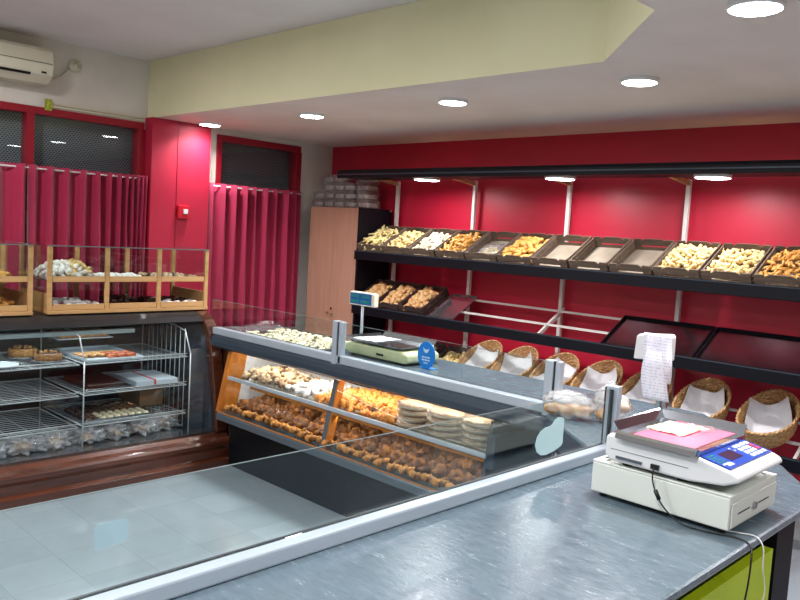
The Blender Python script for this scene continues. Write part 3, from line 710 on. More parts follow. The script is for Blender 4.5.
# wrapped tarts
tp = thing('wrapped_tart', 'tart', 'tart')
MB().lathe([(0, 0), (.088, 0), (.1, .016), (.097, .018), (.09, .016), (0, .017)], seg=28).build('foil_dish', 'dish', tp, smooth=True)
MB().lathe([(0, .018), (.094, .018), (.09, .025), (0, .027)], seg=28).build('tart_top', 'lattice', tp, smooth=True)
MB().lathe([(0, -.001), (.092, -.001), (.106, .012), (.104, .026), (.07, .031), (0, .0315)], seg=28).build('wrap', 'plastic', tp, smooth=True)
k = 0
for xi, (x, y, n_) in enumerate(((-2.885, 3.14, 4), (-2.66, 3.14, 4), (-2.43, 3.16, 4), (-2.87, 3.36, 4), (-2.63, 3.36, 4), (-2.41, 3.385, 4))):
    for q in range(n_):
        pos = ('front left stack', 'front middle stack', 'front right stack', 'rear left stack', 'rear middle stack', 'rear right stack')[xi]
        inst(tp, TR(x + r2.uniform(-.004, .004), y, .638 + q * .034, 0, 0, r2.uniform(0, 3)), 'plastic wrapped round tart in the %s of the case, %s from bottom' % (pos, ordn[q]), 'tart', 'wrapped tarts on the upper case shelf')
# rolls of cups at the left end of the case
tag(MB().lathe([(0, 0), (.045, 0), (.045, .1), (0, .1)], (-4.49, 3.49, .636), 20).build('paper_roll', 'paper', smooth=False), 'white paper roll standing at the left end of the upper case shelf', 'paper roll')
tag(MB().lathe([(0, 0), (.04, 0), (.04, .13), (0, .13)], (-4.35, 3.56, .389), 20).build('paper_cup_stack', 'paper', smooth=False), 'white upright roll at the back of the lower deck, left end', 'paper roll')

# ------------------------------------------------------------------ corner unit and foreground counter
t = thing('sales_counter', 'foreground grey counter with glass screen and lime green side panel', 'counter', (-1.1, 2., 0))
FE, SE = -1.43, -.715
top = [(-1.935, 3.70), (-1.935, 2.985), (-1.905, 2.965), (-1.45, 2.60), (FE, 2.50), (FE, -.6), (SE, -.6), (SE, 2.60), (-.735, 2.70), (-.82, 2.90), (-.93, 3.06), (-1.10, 3.25), (-1.35, 3.55), (-1.5, 3.70)]
b = MB().prism(top, .896, .92, 'z')
b.build('worktop', 'counter', t, bevel=.010)
body = [(-1.38, 3.05), (-1.38, -.5), (-.80, -.5), (-.80, 2.45), (-1.15, 3.05)]
MB().prism(body, .02, .895, 'z').build('body', 'blackbox', t)
MB().box(-2.268, -1.40, 3.64, 3.68, .0, .895).build('corner_panel', 'blackbox', t)
MB().box(-.798, -.765, -.5, 2.50, .1, .80).build('side_panel', 'lime', t)
MB().box(-.83, -.765, 2.53, 2.69, .0, .895).build('leg', 'black', t)
# diagonal bullnose under the corner edge
b = MB(); pts = [(-1.948, 2.985), (-1.905, 2.972), (-1.46, 2.613), (-1.44, 2.50)]
b.prism(pts + [(-1.40, 2.52), (-1.42, 2.64), (-1.89, 3.01), (-1.948, 3.02)], .80, .895, 'z'); b.build('edge_band', 'darkgrey', t)
scr = MB().box(-1.424, -1.382, -.6, 2.655, .921, .962).build('glass_rail', 'alu', t, bevel=.006)
MB().box(-1.4325, -1.425, -.6, 2.60, .93, .963).build('rail_gasket', 'grout', t)
MB().box(-1.4215, -1.4155, -.6, 2.615, .963, 1.169).build('screen_glass', 'glass', t)
MB().box(-1.4215, -1.4155, -.6, 2.615, 1.1695, 1.1703).build('polished_edge', 'glassedge', t)
MB().box(-1.445, -1.395, 2.628, 2.66, .921, 1.178).build('screen_post', 'alu', t, bevel=.004)
MB().box(-1.450, -1.446, 2.628, 2.655, .93, 1.17).build('post_gasket', 'grout', t)
MB().box(-1.425, -1.413, 2.618, 2.628, .963, 1.165).build('post_gasket', 'grout', t)
# pale blue translucent patches on the staff side of the glass
def patch(pts, label, m='patch'):
    return tag(MB().prism(pts, -1.4145, -1.4135, 'x').build('glass_patch', m), label, 'patch')
hp = [(2.30, 1.093), (2.30, 1.012), (2.29, 1.003), (2.25, .992), (2.20, .986), (2.17, .990), (2.145, 1.005), (2.133, 1.03), (2.14, 1.055), (2.16, 1.073), (2.185, 1.082), (2.215, 1.083), (2.228, 1.088), (2.24, 1.10), (2.258, 1.107), (2.28, 1.106), (2.294, 1.101)]
patch(hp, 'pale blue heart-like sticker near the end of the counter glass')
patch([(.646, 1.098), (.655, 1.107), (.71, 1.106), (.718, 1.096), (.716, 1.066), (.706, 1.058), (.66, 1.052), (.648, 1.058)], 'pale blue rectangular sticker on the glass at lower left', 'softpatch')

# cash drawer ------------------------------------------------------
t = thing('cash_drawer', 'ivory metal cash drawer under the white scale', 'cash drawer', (-1., 2.33, cz))
X0, X1, Y0, Y1 = -1.205, -.775, 2.145, 2.50
MB().box(X0, X1 - .002, Y0, Y1, .935, 1.028).build('housing', 'regwhite', t, bevel=.004)
b = MB()
b.box(X0, X1, Y0, Y0 + .022, 1.0285, 1.034).box(X0, X1, Y1 - .022, Y1, 1.0285, 1.034).box(X1 - .022, X1, Y0 + .022, Y1 - .022, 1.0285, 1.034).box(X0, X0 + .03, Y0 + .022, Y1 - .022, 1.0285, 1.034)
b.build('raised_lip', 'regwhite', t, bevel=.002)
d = MB().box(X1 - .0015, X1 + .003, Y0 + .008, Y1 - .008, .943, 1.012).build('drawer', 'regwhite', t, bevel=.002)
MB().box(X1 + .0031, X1 + .0042, Y0 + .05, Y0 + .135, .975, .9785).build('slot', 'blackplastic', d)
MB().box(X1 + .0031, X1 + .0042, Y0 + .20, Y0 + .285, .975, .9785).build('slot', 'blackplastic', d)
MB().tube([(X1 + .003, Y0 + .168, .977), (X1 + .010, Y0 + .168, .977)], .011, 18).build('key_lock', 'steel', d, smooth=False)
for x in (X0 + .03, X1 - .03):
    for y in (Y0 + .03, Y1 - .03): MB().tube([(x, y, .9205), (x, y, .935)], .012, 14).build('foot', 'blackplastic', t)
for x, y in ((-1.185, 2.20), (-1.16, 2.235)): MB().tube([(x, y, 1.0342), (x, y, 1.0355)], .008, 12).build('screw_hole', 'blackplastic', t)

# white scale ------------------------------------------------------
t = thing('counter_scale', 'white electronic scale with blue keypad on the cash drawer', 'scale', (-1., 2.33, 1.035))
sx0, sx1, sy0, sy1 = -1.165, -.755, 2.14, 2.48
prof = [(sx0 + .02, 1.046), (-.90, 1.046), (-.80, 1.058), (sx1, 1.078), (sx1 - .004, 1.092), (-.782, 1.102), (-.885, 1.122), (sx0 + .01, 1.126), (sx0, 1.118), (sx0, 1.062)]
MB().prism(prof, sy0, sy1, 'y').build('body', 'scalewhite', t, bevel=.007)
MB().box(sx0 + .02, -.9, sy0 - .001, sy1 + .001, 1.083, 1.0845).build('body_seam', 'steelgrey', t)
# keypad plane from (-.878,1.1215) to (-.785,1.1035)
ang = math.atan2(1.1215 - 1.1035, .878 - .785)
KM = TR(-.8315, (sy0 + sy1) / 2, 1.1150, 0, ang, 0)
kp = MB().box(-.042, .044, -.158, .158, -.002, .001, mt=KM).build('keypad', 'keyblue', t)
MB().box(-.025, .018, -.085, .0, .001, .0018, mt=KM).build('display', 'lcd', kp)
for i in range(4):
    for j in range(3): MB().box(-.033 + i * .0185, -.019 + i * .0185, .035 + j * .028, .055 + j * .028, .001, .003, mt=KM).build('key', 'keywhite' if not (i > 1 and j == 2) else 'keywhite', kp)
for i in range(2): MB().box(-.016 + i * .0185, -.002 + i * .0185, .122, .142, .001, .003, mt=KM).build('key', 'keyred', kp)
for i in (0, 3): MB().box(-.033 + i * .0185, -.019 + i * .0185, .122, .142, .001, .003, mt=KM).build('key', 'keywhite', kp)
for i in range(2): MB().tube([KM @ Vector((-.028 + i * .014, .008 + i * .008, .001)), KM @ Vector((-.028 + i * .014, .008 + i * .008, .002))], .004, 10).build('indicator', 'keywhite', kp)
for i in range(5): MB().box(-.03 + i * .012, -.024 + i * .012, -.15, -.104, .001, .0016, mt=KM).build('printed_line', 'tagwhite' if i == 4 else 'teallcd', kp)
MB().box(.02, .034, -.135, -.10, .001, .0018, mt=KM).build('printed_label', 'keywhite', kp)
for x, y in ((sx0 + .06, sy0 + .04), (sx0 + .06, sy1 - .04), (-.93, sy0 + .04), (-.93, sy1 - .04)): MB().tube([(x, y, 1.0345 if True else 0), (x, y, 1.047)], .017, 16).build('foot', 'blackplastic', t)
MB().box(-1.125, -1.04, sy0 - .004, sy0, 1.058, 1.066).build('rating_plate', 'steelgrey', t)
MB().box(-1.01, -.985, sy0 - .008, sy0 + .004, 1.056, 1.070).build('power_socket', 'blackplastic', t)
# weighing pan
pn = MB(); px0, px1, py0, py1, pz = -1.145, -.878, 2.145, 2.485, 1.132
pn.box(px0, px1, py0, py1, pz, pz + .003)
pn.build('weighing_pan', 'pan', t)
MB().prism([(px0, pz), (px0 + .003, pz + .003), (px0 - .014, pz + .028), (px0 - .018, pz + .032)], py0 + .03, py1, 'y').build('pan_wall', 'pan', t)
MB().prism([(py1, pz), (py1 - .003, pz + .003), (py1 + .012, pz + .028), (py1 + .016, pz + .032)], px0 - .01, px1, 'x').build('pan_wall', 'pan', t)
MB().prism([(py0, pz), (py0 + .004, pz + .004), (py0 - .006, pz + .012), (py0 - .020, pz + .006), (py0 - .024, pz - .008), (py0 - .018, pz - .008), (py0 - .013, pz + .002), (py0 - .006, pz + .004)], px0 + .02, px1 + .002, 'x').build('pan_wall', 'pan', t)
MB().box(px1 - .001, px1 + .003, py0, py1, pz - .012, pz + .004).build('pan_edge', 'pan', t)
for x in (px0 + .04, px1 - .04):
    for y in (py0 + .05, py1 - .05): MB().tube([(x, y, 1.124), (x, y, pz)], .01, 10).build('pan_support', 'steelgrey', t)
tag(MB().box(-1.09, -.90, 2.16, 2.47, pz + .0035, pz + .0045).build('leaflet', 'pinksheet'), 'pink printed leaflet lying on the scale pan', 'leaflet')
o = MB().sheet(lambda u, v: (-1.10 + .12 * u, 2.27 + .16 * v, pz + .008 + .007 * noise.noise(Vector((u * 5, v * 5, 3)))), 10, 10).build('printed_paper', 'yellowprint', smooth=False, solid=.0006)
tag(o, 'crumpled yellow and white printed paper on the scale pan', 'paper')
tag(MB().sheet(lambda u, v: (-1.04 + .10 * u, 2.36 + .1 * v, pz + .012 + .01 * noise.noise(Vector((u * 6, v * 6, 8)))), 10, 10).build('plastic_wrapper', 'plastic', smooth=True), 'crumpled clear wrapper on the pan of the white scale', 'wrapper')

# customer display on pole with receipts
t = thing('customer_display', 'white customer display head on a steel pole behind the white scale', 'display', (-1.205, 2.60, cz))
MB().box(-1.225, -1.21, 2.585, 2.60, .921, 1.31).build('pole', 'steel', t); MB().box(-1.205, -1.19, 2.59, 2.605, .921, 1.31).build('pole', 'steel', t)
MB().lathe([(0, 0), (.04, 0), (.04, .006), (0, .008)], (-1.207, 2.597, cz + .001)).build('base_plate', 'steel', t)
MB().prism([(-1.32, 1.302), (-1.315, 1.385), (-1.305, 1.393), (-1.195, 1.404), (-1.188, 1.396), (-1.188, 1.31)], 2.575, 2.625, 'y').build('head', 'scalewhite', t, bevel=.006)
def strip(x0, x1, z0, z1, y, label, seed):
    o = MB().sheet(lambda u, v: (x0 + (x1 - x0) * u + .006 * math.sin(v * 5 + seed), y - .006 - .010 * math.sin(v * PI) * (1 + .3 * math.sin(6 * v + seed)) + .004 * math.sin(u * 6 + seed), z0 + (z1 - z0) * v), 6, 20).build('receipt', 'receipt', smooth=True, solid=.0004)
    tag(o, label, 'receipt', 'receipts hanging on the customer display')
strip(-1.275, -1.168, 1.235, 1.403, 2.571, 'upper white printed receipt stuck on the customer display', 0)
strip(-1.268, -1.172, 1.172, 1.34, 2.563, 'lower white printed receipt hanging from the customer display', 2)

# cables
def cable(pts, r, m, name, label):
    # Catmull-Rom
    V = [Vector(p) for p in pts]; out = []
    for i in range(len(V) - 1):
        p0, p1, p2, p3 = V[max(i - 1, 0)], V[i], V[i + 1], V[min(i + 2, len(V) - 1)]
        for k in range(8):
            s = k / 8; out.append(.5 * ((2 * p1) + (-p0 + p2) * s + (2 * p0 - 5 * p1 + 4 * p2 - p3) * s * s + (-p0 + 3 * p1 - 3 * p2 + p3) * s ** 3))
    out.append(V[-1])
    t = thing(name, label, 'cable', V[0]); MB().tube(out, r, 8).build('cord', m, t, smooth=True); return t
ct = cable([(-.997, 2.128, 1.062), (-.993, 2.118, 1.03), (-.975, 2.115, .99), (-.945, 2.115, .955), (-.90, 2.118, .928), (-.84, 2.125, .9245), (-.79, 2.14, .9245), (-.755, 2.15, .9245), (-.715, 2.145, .918), (-.70, 2.12, .88), (-.70, 2.10, .78), (-.71, 2.05, .65), (-.72, 2.0, .4)], .0024, 'blackplastic', 'power_cable', 'black power cable from the white scale hanging over the counter edge')
MB().tube([(-.981, 2.1155, 1.003), (-.966, 2.115, .978)], .0062, 10).build('ferrite_bead', 'blackplastic', ct, smooth=True)
cable([(-.80, 2.18, .9235), (-.76, 2.20, .9235), (-.722, 2.21, .9225), (-.700, 2.205, .90), (-.695, 2.20, .85), (-.690, 2.22, .78), (-.692, 2.215, .74), (-.690, 2.23, .70), (-.70, 2.22, .55)], .0018, 'white', 'white_cable', 'thin white cable hanging over the counter edge beside the black one')

# bag of rolls on the corner
bagc = Vector((-1.74, 3.03, cz))
o = MB().blob((bagc.x - .09, bagc.y - .03, cz + .062), (.125, .075, .06), 4, .28, 3.2, 5, cz + .002).blob((bagc.x + .065, bagc.y + .085, cz + .07), (.085, .075, .068), 4, .3, 3., 9, cz + .002)
o.tube([(bagc.x + .03, bagc.y + .02, cz + .11), (bagc.x + .05, bagc.y + .05, cz + .15), (bagc.x + .065, bagc.y + .08, cz + .165)], .02, 10, rs=[.035, .016, .028])
o = o.build('plastic_bag', 'bagplastic', smooth=True); tag(o, 'knotted clear plastic bag of bread rolls on the counter corner', 'bag')
for dx, dy, s in ((-.15, -.05, 1.), (-.09, -.02, 1.1), (-.03, -.0, 1.05), (.05, .06, 1.15), (.09, .11, 1.1), (-.09, .015, .9)):
    m2 = TR(bagc.x + dx, bagc.y + dy, cz + .036, 0, 0, 1.2 + dx * 5, s)
    if dx == .09: m2 = TR(bagc.x + dx, bagc.y + dy, cz + .075, .3, .2, .4, s)
    inst(P['roll'], m2, 'pale bread roll inside the clear bag on the counter corner', 'bread roll', 'rolls in the clear bag')

# ------------------------------------------------------------------ pale green scale, tag
t = thing('price_scale', 'pale green shop scale with steel pan and pole display on the serving counter', 'scale', (-3.415, 3.42, cz))
MB().prism([(-3.60, .931), (-3.125, .931), (-3.095, .945), (-3.1, .985), (-3.145, 1.0), (-3.625, 1.0), (-3.665, .985), (-3.665, .945)], 3.28, 3.56, 'y').build('body', 'scalegreen', t, bevel=.01)
for x in (-3.605, -3.165):
    for y in (3.31, 3.53): MB().tube([(x, y, .9205), (x, y, .932)], .014, 12).build('foot', 'blackplastic', t)
MB().box(-3.465, -3.365, 3.30, 3.52, 1.0, 1.016).build('pan_support', 'steelgrey', t)
pn2 = MB().box(-3.615, -3.155, 3.27, 3.57, 1.017, 1.022).build('weighing_pan', 'pan', t)
MB().prism([(3.57, 1.018), (3.566, 1.022), (3.59, 1.05), (3.594, 1.047)], -3.615, -3.155, 'x').build('pan_lip', 'pan', pn2)
MB().prism([(-3.615, 1.018), (-3.61, 1.022), (-3.63, 1.042), (-3.635, 1.04)], 3.27, 3.57, 'y').build('pan_lip', 'pan', pn2)
MB().box(-3.365, -3.305, 3.277, 3.281, .953, .965).build('maker_badge', 'blackplastic', t)
MB().tube([(-3.66, 3.42, .95), (-3.66, 3.42, 1.24)], .010, 12).build('pole', 'alu', t, smooth=True)
dh = MB().prism([(-3.77, 1.222), (-3.77, 1.30), (-3.76, 1.308), (-3.545, 1.308), (-3.535, 1.30), (-3.535, 1.222)], 3.40, 3.44, 'y').build('display_head', 'acwhite', t, bevel=.004)
MB().box(-3.76, -3.56, 3.397, 3.400, 1.230, 1.300).build('display_panel', 'bluepanel', dh)
for x in (-3.755, -3.657):
    for z in (1.270, 1.237): MB().box(x + .003, x + .085, 3.3955, 3.3968, z, z + .022).build('lcd_window', 'teallcd', dh)
tag(MB().sheet(lambda u, v: (-3.605 + .2 * u, 3.30 + .24 * v, 1.0245 + .01 * abs(noise.noise(Vector((u * 3, v * 3, 2))))), 8, 8).build('paper_sheet', 'paper', solid=.0006), 'white paper sheet lying on the pan of the green scale', 'paper')
t = thing('round_tag', 'bright blue round sign with white print beside the green scale', 'sign', (-3.01, 3.34, cz))
b = MB(); b.prism([(-3.01 + .068 * math.cos(a), 1.0 + .080 * math.sin(a)) for a in [2 * PI * i / 40 for i in range(40)]], 3.34, 3.345, 'y')
b.build('disc', 'tagblue', t)
b = MB(); b.prism([(-3.035, 1.045), (-3.018, 1.032), (-3.012, 1.037), (-3.002, 1.032), (-2.985, 1.045), (-2.995, 1.022), (-3.012, 1.012), (-3.027, 1.022)], 3.3385, 3.3397, 'y'); b.build('bird_mark', 'tagwhite', t)
b = MB()
for zz, ws in ((.988, (.018, .014, .022)), (.972, (.02, .02, .014)), (.955, (.012, .014))):
    x = -3.01 - (sum(ws) + .004 * (len(ws) - 1)) / 2
    for w_ in ws: b.box(x, x + w_, 3.3385, 3.3397, zz - .004, zz + .004); x += w_ + .004
b.build('printed_words', 'tagwhite', t)
MB().box(-3.06, -2.96, 3.345, 3.39, .9205, .924).build('stand', 'tagblue', t)

# ------------------------------------------------------------------ curved glass case 1 along the left
t = thing('curved_display_case', 'curved glass pastry case with mahogany base and frame along the left wall', 'display case', (-5.2, 1.9, 0))
Ya, Yb = .35, 3.0
MB().prism([(-5.76, 0), (-4.562, 0), (-4.562, .045), (-4.60, .062), (-4.60, .10), (-4.60, .115), (-4.585, .14), (-4.585, .165), (-4.60, .18), (-4.64, .195), (-4.66, .215), (-5.76, .215)], Ya, Yb + .085, 'y').build('base', 'mahog', t, bevel=.003)
gp = [(-4.675, .218), (-4.685, .30), (-4.715, .45), (-4.745, .60), (-4.775, .74), (-4.80, .83), (-4.825, .89), (-4.855, .94), (-4.895, .98)]
gpt = gp + [(-4.93, 1.003), (-4.98, 1.022), (-5.06, 1.032)]
def off(pr, d):
    out = []
    for i, p in enumerate(pr):
        a = pr[max(0, i - 1)]; b_ = pr[min(len(pr) - 1, i + 1)]
        tx, tz = b_[0] - a[0], b_[1] - a[1]; l = math.hypot(tx, tz); out.append((p[0] + tz / l * d, p[1] - tx / l * d))
    return out
g = MB(); o1 = off(gp, 0.0); o2 = off(gp, .006)
g.prism(o1 + o2[::-1], Ya, Yb - .002, 'y'); g.build('curved_glass', 'caseglass', t, smooth=False)
f_ = [(-4.895, .98), (-4.93, 1.003), (-4.98, 1.022), (-5.06, 1.032)]
MB().prism(f_ + [(-5.76, 1.032), (-5.76, 1.057), (-5.06, 1.057), (-4.97, 1.045), (-4.915, 1.02), (-4.875, .99)], Ya, Yb - .002, 'y').build('top_cover', 'intdark', t)
# mahogany arched end frame
e1 = off(gpt, -.045); e2 = off(gpt, .026)
MB().prism(e1 + [(-5.3, 1.057 - .06), (-5.3, 1.057)] + e2[::-1], Yb, Yb + .085, 'y').build('arched_frame', 'mahog', t, bevel=.006)
MB().prism([(-5.76, .216)] + [(p[0] - .03, p[1]) for p in gpt] + [(-5.76, 1.03)], Yb + .01, Yb + .03, 'y').build('end_wall', 'mirror', t)
MB().box(-5.76, -5.72, Ya, Yb, .216, 1.03).build('back_wall', 'intdark', t)
MB().prism([(-5.76, .216)] + gpt + [(-5.76, 1.03)], Ya, Ya + .02, 'y').build('end_wall', 'mirror', t)
MB().box(-5.71, -4.70, Ya + .03, Yb, .217, .225).build('floor_plate', 'steel', t)
MB().prism([(-4.955, .925), (-4.925, .925), (-4.925, .955), (-4.955, .955)], Ya + .03, 2.50, 'y').build('lamp_housing', 'teal', t)
MB().box(-4.99, -4.958, Ya + .05, 2.48, .928, .934).build('tube_lamp', 'tubecool', t)
L = bpy.data.lights.new('case_lamp', 'AREA'); L.shape = 'RECTANGLE'; L.size = .05; L.size_y = 2.; L.energy = 3.0; L.color = (.9, .97, 1)
lo = bpy.data.objects.new('case_lamp', L); col.objects.link(lo); lo.location = (-5.0, 1.55, .92)
# steel corner panel between rack and end frame
MB().prism([(2.87, .226), (2.985, .226), (2.985, .80), (2.87, .80)], -4.83, -4.822, 'x').build('corner_strip', 'mirror', t)
# wire racks
rk = thing('wire_rack', 'white wire shelf rack inside the curved case', 'rack', (-5., 2., .226))
wr = .0045
def wpost(x, y, z0, z1, par=rk): MB().tube([(x, y, z0), (x, y, z1)], wr, 6).build('upright', 'wire', par, smooth=True)
for y in (1.25, 2.09, 2.84):
    x1_ = -4.80
    wpost(-4.77, y, .226, .78); 
    MB().tube([(-4.77, y, .78), (-4.85, y, .93), (-5.0, y, .955), (-5.45, y, .955), (-5.47, y, .9), (-5.47, y, .226)], wr, 6).build('upright', 'wire', rk, smooth=True)
b = MB()
for k in range(9): b.tube([(-4.86 - k * .065, 2.845, .24), (-4.86 - k * .065, 2.845, .945)], .003, 5)
b.build('end_guard', 'wire', rk, smooth=True)
def wshelf(y0, y1, z, xf=-4.80):
    s = MB().tube([(xf, y0, z), (xf, y1, z), (-5.45, y1, z), (-5.45, y0, z)], wr, 6, True).build('shelf', 'wire', rk, smooth=True)
    b = MB(); n = 14
    for k in range(1, n): b.tube([(xf - k * .65 / n, y0, z), (xf - k * .65 / n, y1, z)], .002, 4)
    for k in range(1, 6): b.tube([(xf, y0 + (y1 - y0) * k / 6, z - .003), (-5.45, y0 + (y1 - y0) * k / 6, z - .003)], .002, 4)
    b.tube([(xf + .002, y0, z + .022), (xf + .002, y1, z + .022)], .003, 5)
    for k in range(1, 6): b.tube([(xf + .002, y0 + (y1 - y0) * k / 6, z), (xf + .002, y0 + (y1 - y0) * k / 6, z + .022)], .002, 4)
    b.build('shelf_wires', 'wire', s, smooth=True)
for z in (.755, .555, .352):
    wshelf(1.26, 2.07, z); wshelf(2.11, 2.83, z)

# cakes and items in case 1
def cake(x, y, z, r, h, label, top='choc'):
    t = thing('round_cake', label, 'cake', (x, y, z))
    b = MB(); b.lathe([(0, 0)] + [(r * 1.28 * (1 + 0), .001), (r * 1.3, .012), (r * 1.24, .004), (0, .003)], (x, y, z), 40)
    for v in b.bm.verts: v.co.z += .004 * noise.noise(v.co * 60) + .003
    b.build('foil_board', 'steel', t)
    b = MB(); b.lathe([(0, .006), (r, .006), (r * 1.02, h * .5), (r * .98, h), (r * .9, h * 1.03)], (x, y, z), 40); b.build('cake_side', 'nuts', t, smooth=True)
    b = MB(); b.lathe([(r * .93, h * 1.0), (r * .88, h * 1.06), (r * .4, h * 1.07), (0, h * 1.06)], (x, y, z), 40); b.build('cake_top', top, t, smooth=True)
    b = MB()
    for k in range(8):
        a = k * PI / 4; b.blob((x + r * .55 * math.cos(a), y + r * .55 * math.sin(a), z + h * 1.1), (.012, .012, .01), 2, .1)
    b.build('cream_dots', 'nuts', t, smooth=True)
cake(-5.17, 1.86, .765, .085, .06, 'round nut-coated chocolate cake on the top wire shelf, further back')
cake(-4.97, 1.945, .765, .08, .05, 'round nut-coated chocolate cake on foil at the front of the top wire shelf')
tag(MB().lathe([(0, 0), (.10, 0), (.115, .01), (.1, .006), (0, .004)], (-4.92, 1.63, .765), 36).build('paper_plate', 'box', smooth=False), 'pale blue plate on the top wire shelf at far left', 'plate')
def ctray(x0, x1, y0, y1, z, m, label, h=.018, name='serving_tray'):
    t = thing(name, label, 'tray', ((x0 + x1) / 2, (y0 + y1) / 2, z))
    MB().box(x0, x1, y0, y1, z, z + .004).build('tray_bottom', m, t)
    b = MB(); b.box(x0, x1, y0, y0 + .006, z + .004, z + h).box(x0, x1, y1 - .006, y1, z + .004, z + h).box(x0, x0 + .006, y0 + .006, y1 - .006, z + .004, z + h).box(x1 - .006, x1, y0 + .006, y1 - .006, z + .004, z + h)
    b.build('rim', m, t, bevel=.002)
ctray(-5.35, -4.83, 2.14, 2.52, .761, 'box', 'pale tray of small pastries on the top right wire shelf')
P['nutbar'] = proto('small_nut_tart', 'tart', 'lattice', lambda b: b.lathe([(0, 0), (.026, 0), (.033, .018), (.028, .022), (0, .02)], seg=16))
P['redtart'] = proto('fruit_tart', 'tart', 'redfruit', lambda b: b.lathe([(0, 0), (.028, 0), (.035, .02), (.026, .028), (0, .03)], seg=16))
for i in range(5):
    for j in range(2): inst(P['nutbar'], TR(-4.98 - j * .08, 2.17 + i * .065 * .9, .7655), 'small golden nut tart on the top right wire shelf', 'tart', 'nut tarts in the case')
for i in range(3):
    for j in range(2): inst(P['redtart'], TR(-4.90 - j * .08, 2.335 + i * .065, .7655), 'small red fruit tart on the top right wire shelf', 'tart', 'fruit tarts in the case')
t3 = thing('long_pie', 'long golden lattice pie on a stand at the back of the case top', 'pie', (-5.2, 2.25, .87))
MB().box(-5.36, -5.16, 2.08, 2.46, .862, .868).build('board', 'box', t3)
MB().box(-5.34, -5.18, 2.10, 2.44, .869, .912).build('crust', 'lattice', t3, bevel=.012)
for y in (2.1, 2.44): MB().box(-5.35, -5.17, y - .004, y + .004, .762, .8615).build('stand_leg', 'glass', t3)
ctray(-5.32, -4.85, 2.14, 2.46, .561, 'steel', 'steel tray of chocolate cake on the middle right wire shelf')
tag(MB().box(-5.28, -4.90, 2.17, 2.43, .566, .60).build('chocolate_cake', 'choc', bevel=.01), 'flat chocolate sheet cake on the middle right wire shelf', 'cake')
t3 = thing('cake_box', 'flat pale blue cake box tied with red ribbon on the middle wire shelf', 'box', (-5.0, 2.66, .56))
MB().box(-5.2, -4.86, 2.49, 2.80, .561, .598).build('carton', 'box', t3, bevel=.004)
MB().box(-5.202, -4.858, 2.62, 2.632, .5605, .601).build('ribbon', 'ribbon', t3)
ctray(-5.30, -4.85, 2.13, 2.62, .358, 'steel', 'steel tray of cookies on the low right wire shelf')
P['whitecookie'] = proto('filled_cookie', 'cookie', 'whitebit', lambda b: b.blob((0, 0, .012), (.022, .022, .012), 2, .2, 3))
P['choccookie'] = proto('chocolate_cookie', 'cookie', 'choc', lambda b: b.blob((0, 0, .012), (.022, .022, .014), 2, .3, 3))
r2 = random.Random(9)
for i in range(9):
    for j in range(7):
        pc = P['whitecookie'] if j < 3 and i > 1 else P['choccookie']
        lb = 'pale filled cookie' if pc is P['whitecookie'] else 'dark chocolate cookie'
        inst(pc, TR(-4.88 - j * .055, 2.17 + i * .05, .363, 0, 0, r2.uniform(0, 3)), lb + ' on the steel tray of the low right wire shelf', 'cookie', lb + 's in the case')
tag(MB().box(-5.42, -5.1, 2.64, 2.82, .358, .50).build('carton', 'kraft', bevel=.003), 'brown cardboard carton on the low wire shelf by the end guard', 'box')
# bottom: plastic bags with rolls
P['bagroll'] = proto('bun', 'bun', 'bread', lambda b: b.blob((0, 0, .03), (.06, .04, .032), 3, .15, 2))
bb = MB(); bb.blob((0, 0, .05), (.12, .10, .056), 4, .8, 3.2, 2, .002); bagp = bb.build('plastic_bag', 'casebag', smooth=True); tag(bagp, 'bag', 'bag')
bag_w = ['below the left wire shelves, leftmost', 'second from the left on the case floor', 'third from the left on the case floor', 'beside the middle upright of the rack', 'right of the middle upright of the rack', 'heaped under the cookie tray', 'under the carton', 'rightmost by the end guard', 'behind the heaped bags']
for i, (x, y, z, s) in enumerate(((-4.87, 1.55, .227, .95), (-4.88, 1.76, .227, 1), (-4.89, 1.96, .227, .95), (-4.9, 2.17, .227, .9), (-4.92, 2.36, .227, 1.), (-4.93, 2.55, .227, 1.1), (-4.95, 2.72, .227, 1.), (-5.15, 2.5, .227, 1.1), (-5.15, 2.3, .227, 1.))):
    inst(bagp, TR(x, y, z, 0, 0, i * 1.3, (s, s, s * .95)), 'crumpled clear plastic bag ' + bag_w[i] , 'bag', 'plastic bags on the floor of the curved case')
    inst(P['bagroll'], TR(x + .01, y, z + .005, 0, 0, i * .9, .95), 'bun inside the clear plastic bag ' + bag_w[i], 'bun', 'buns in plastic bags')
# a dark tray in the left middle
ctray(-5.3, -4.95, 1.3, 1.62, .358, 'darksteel', 'dark tray on the low left wire shelf')

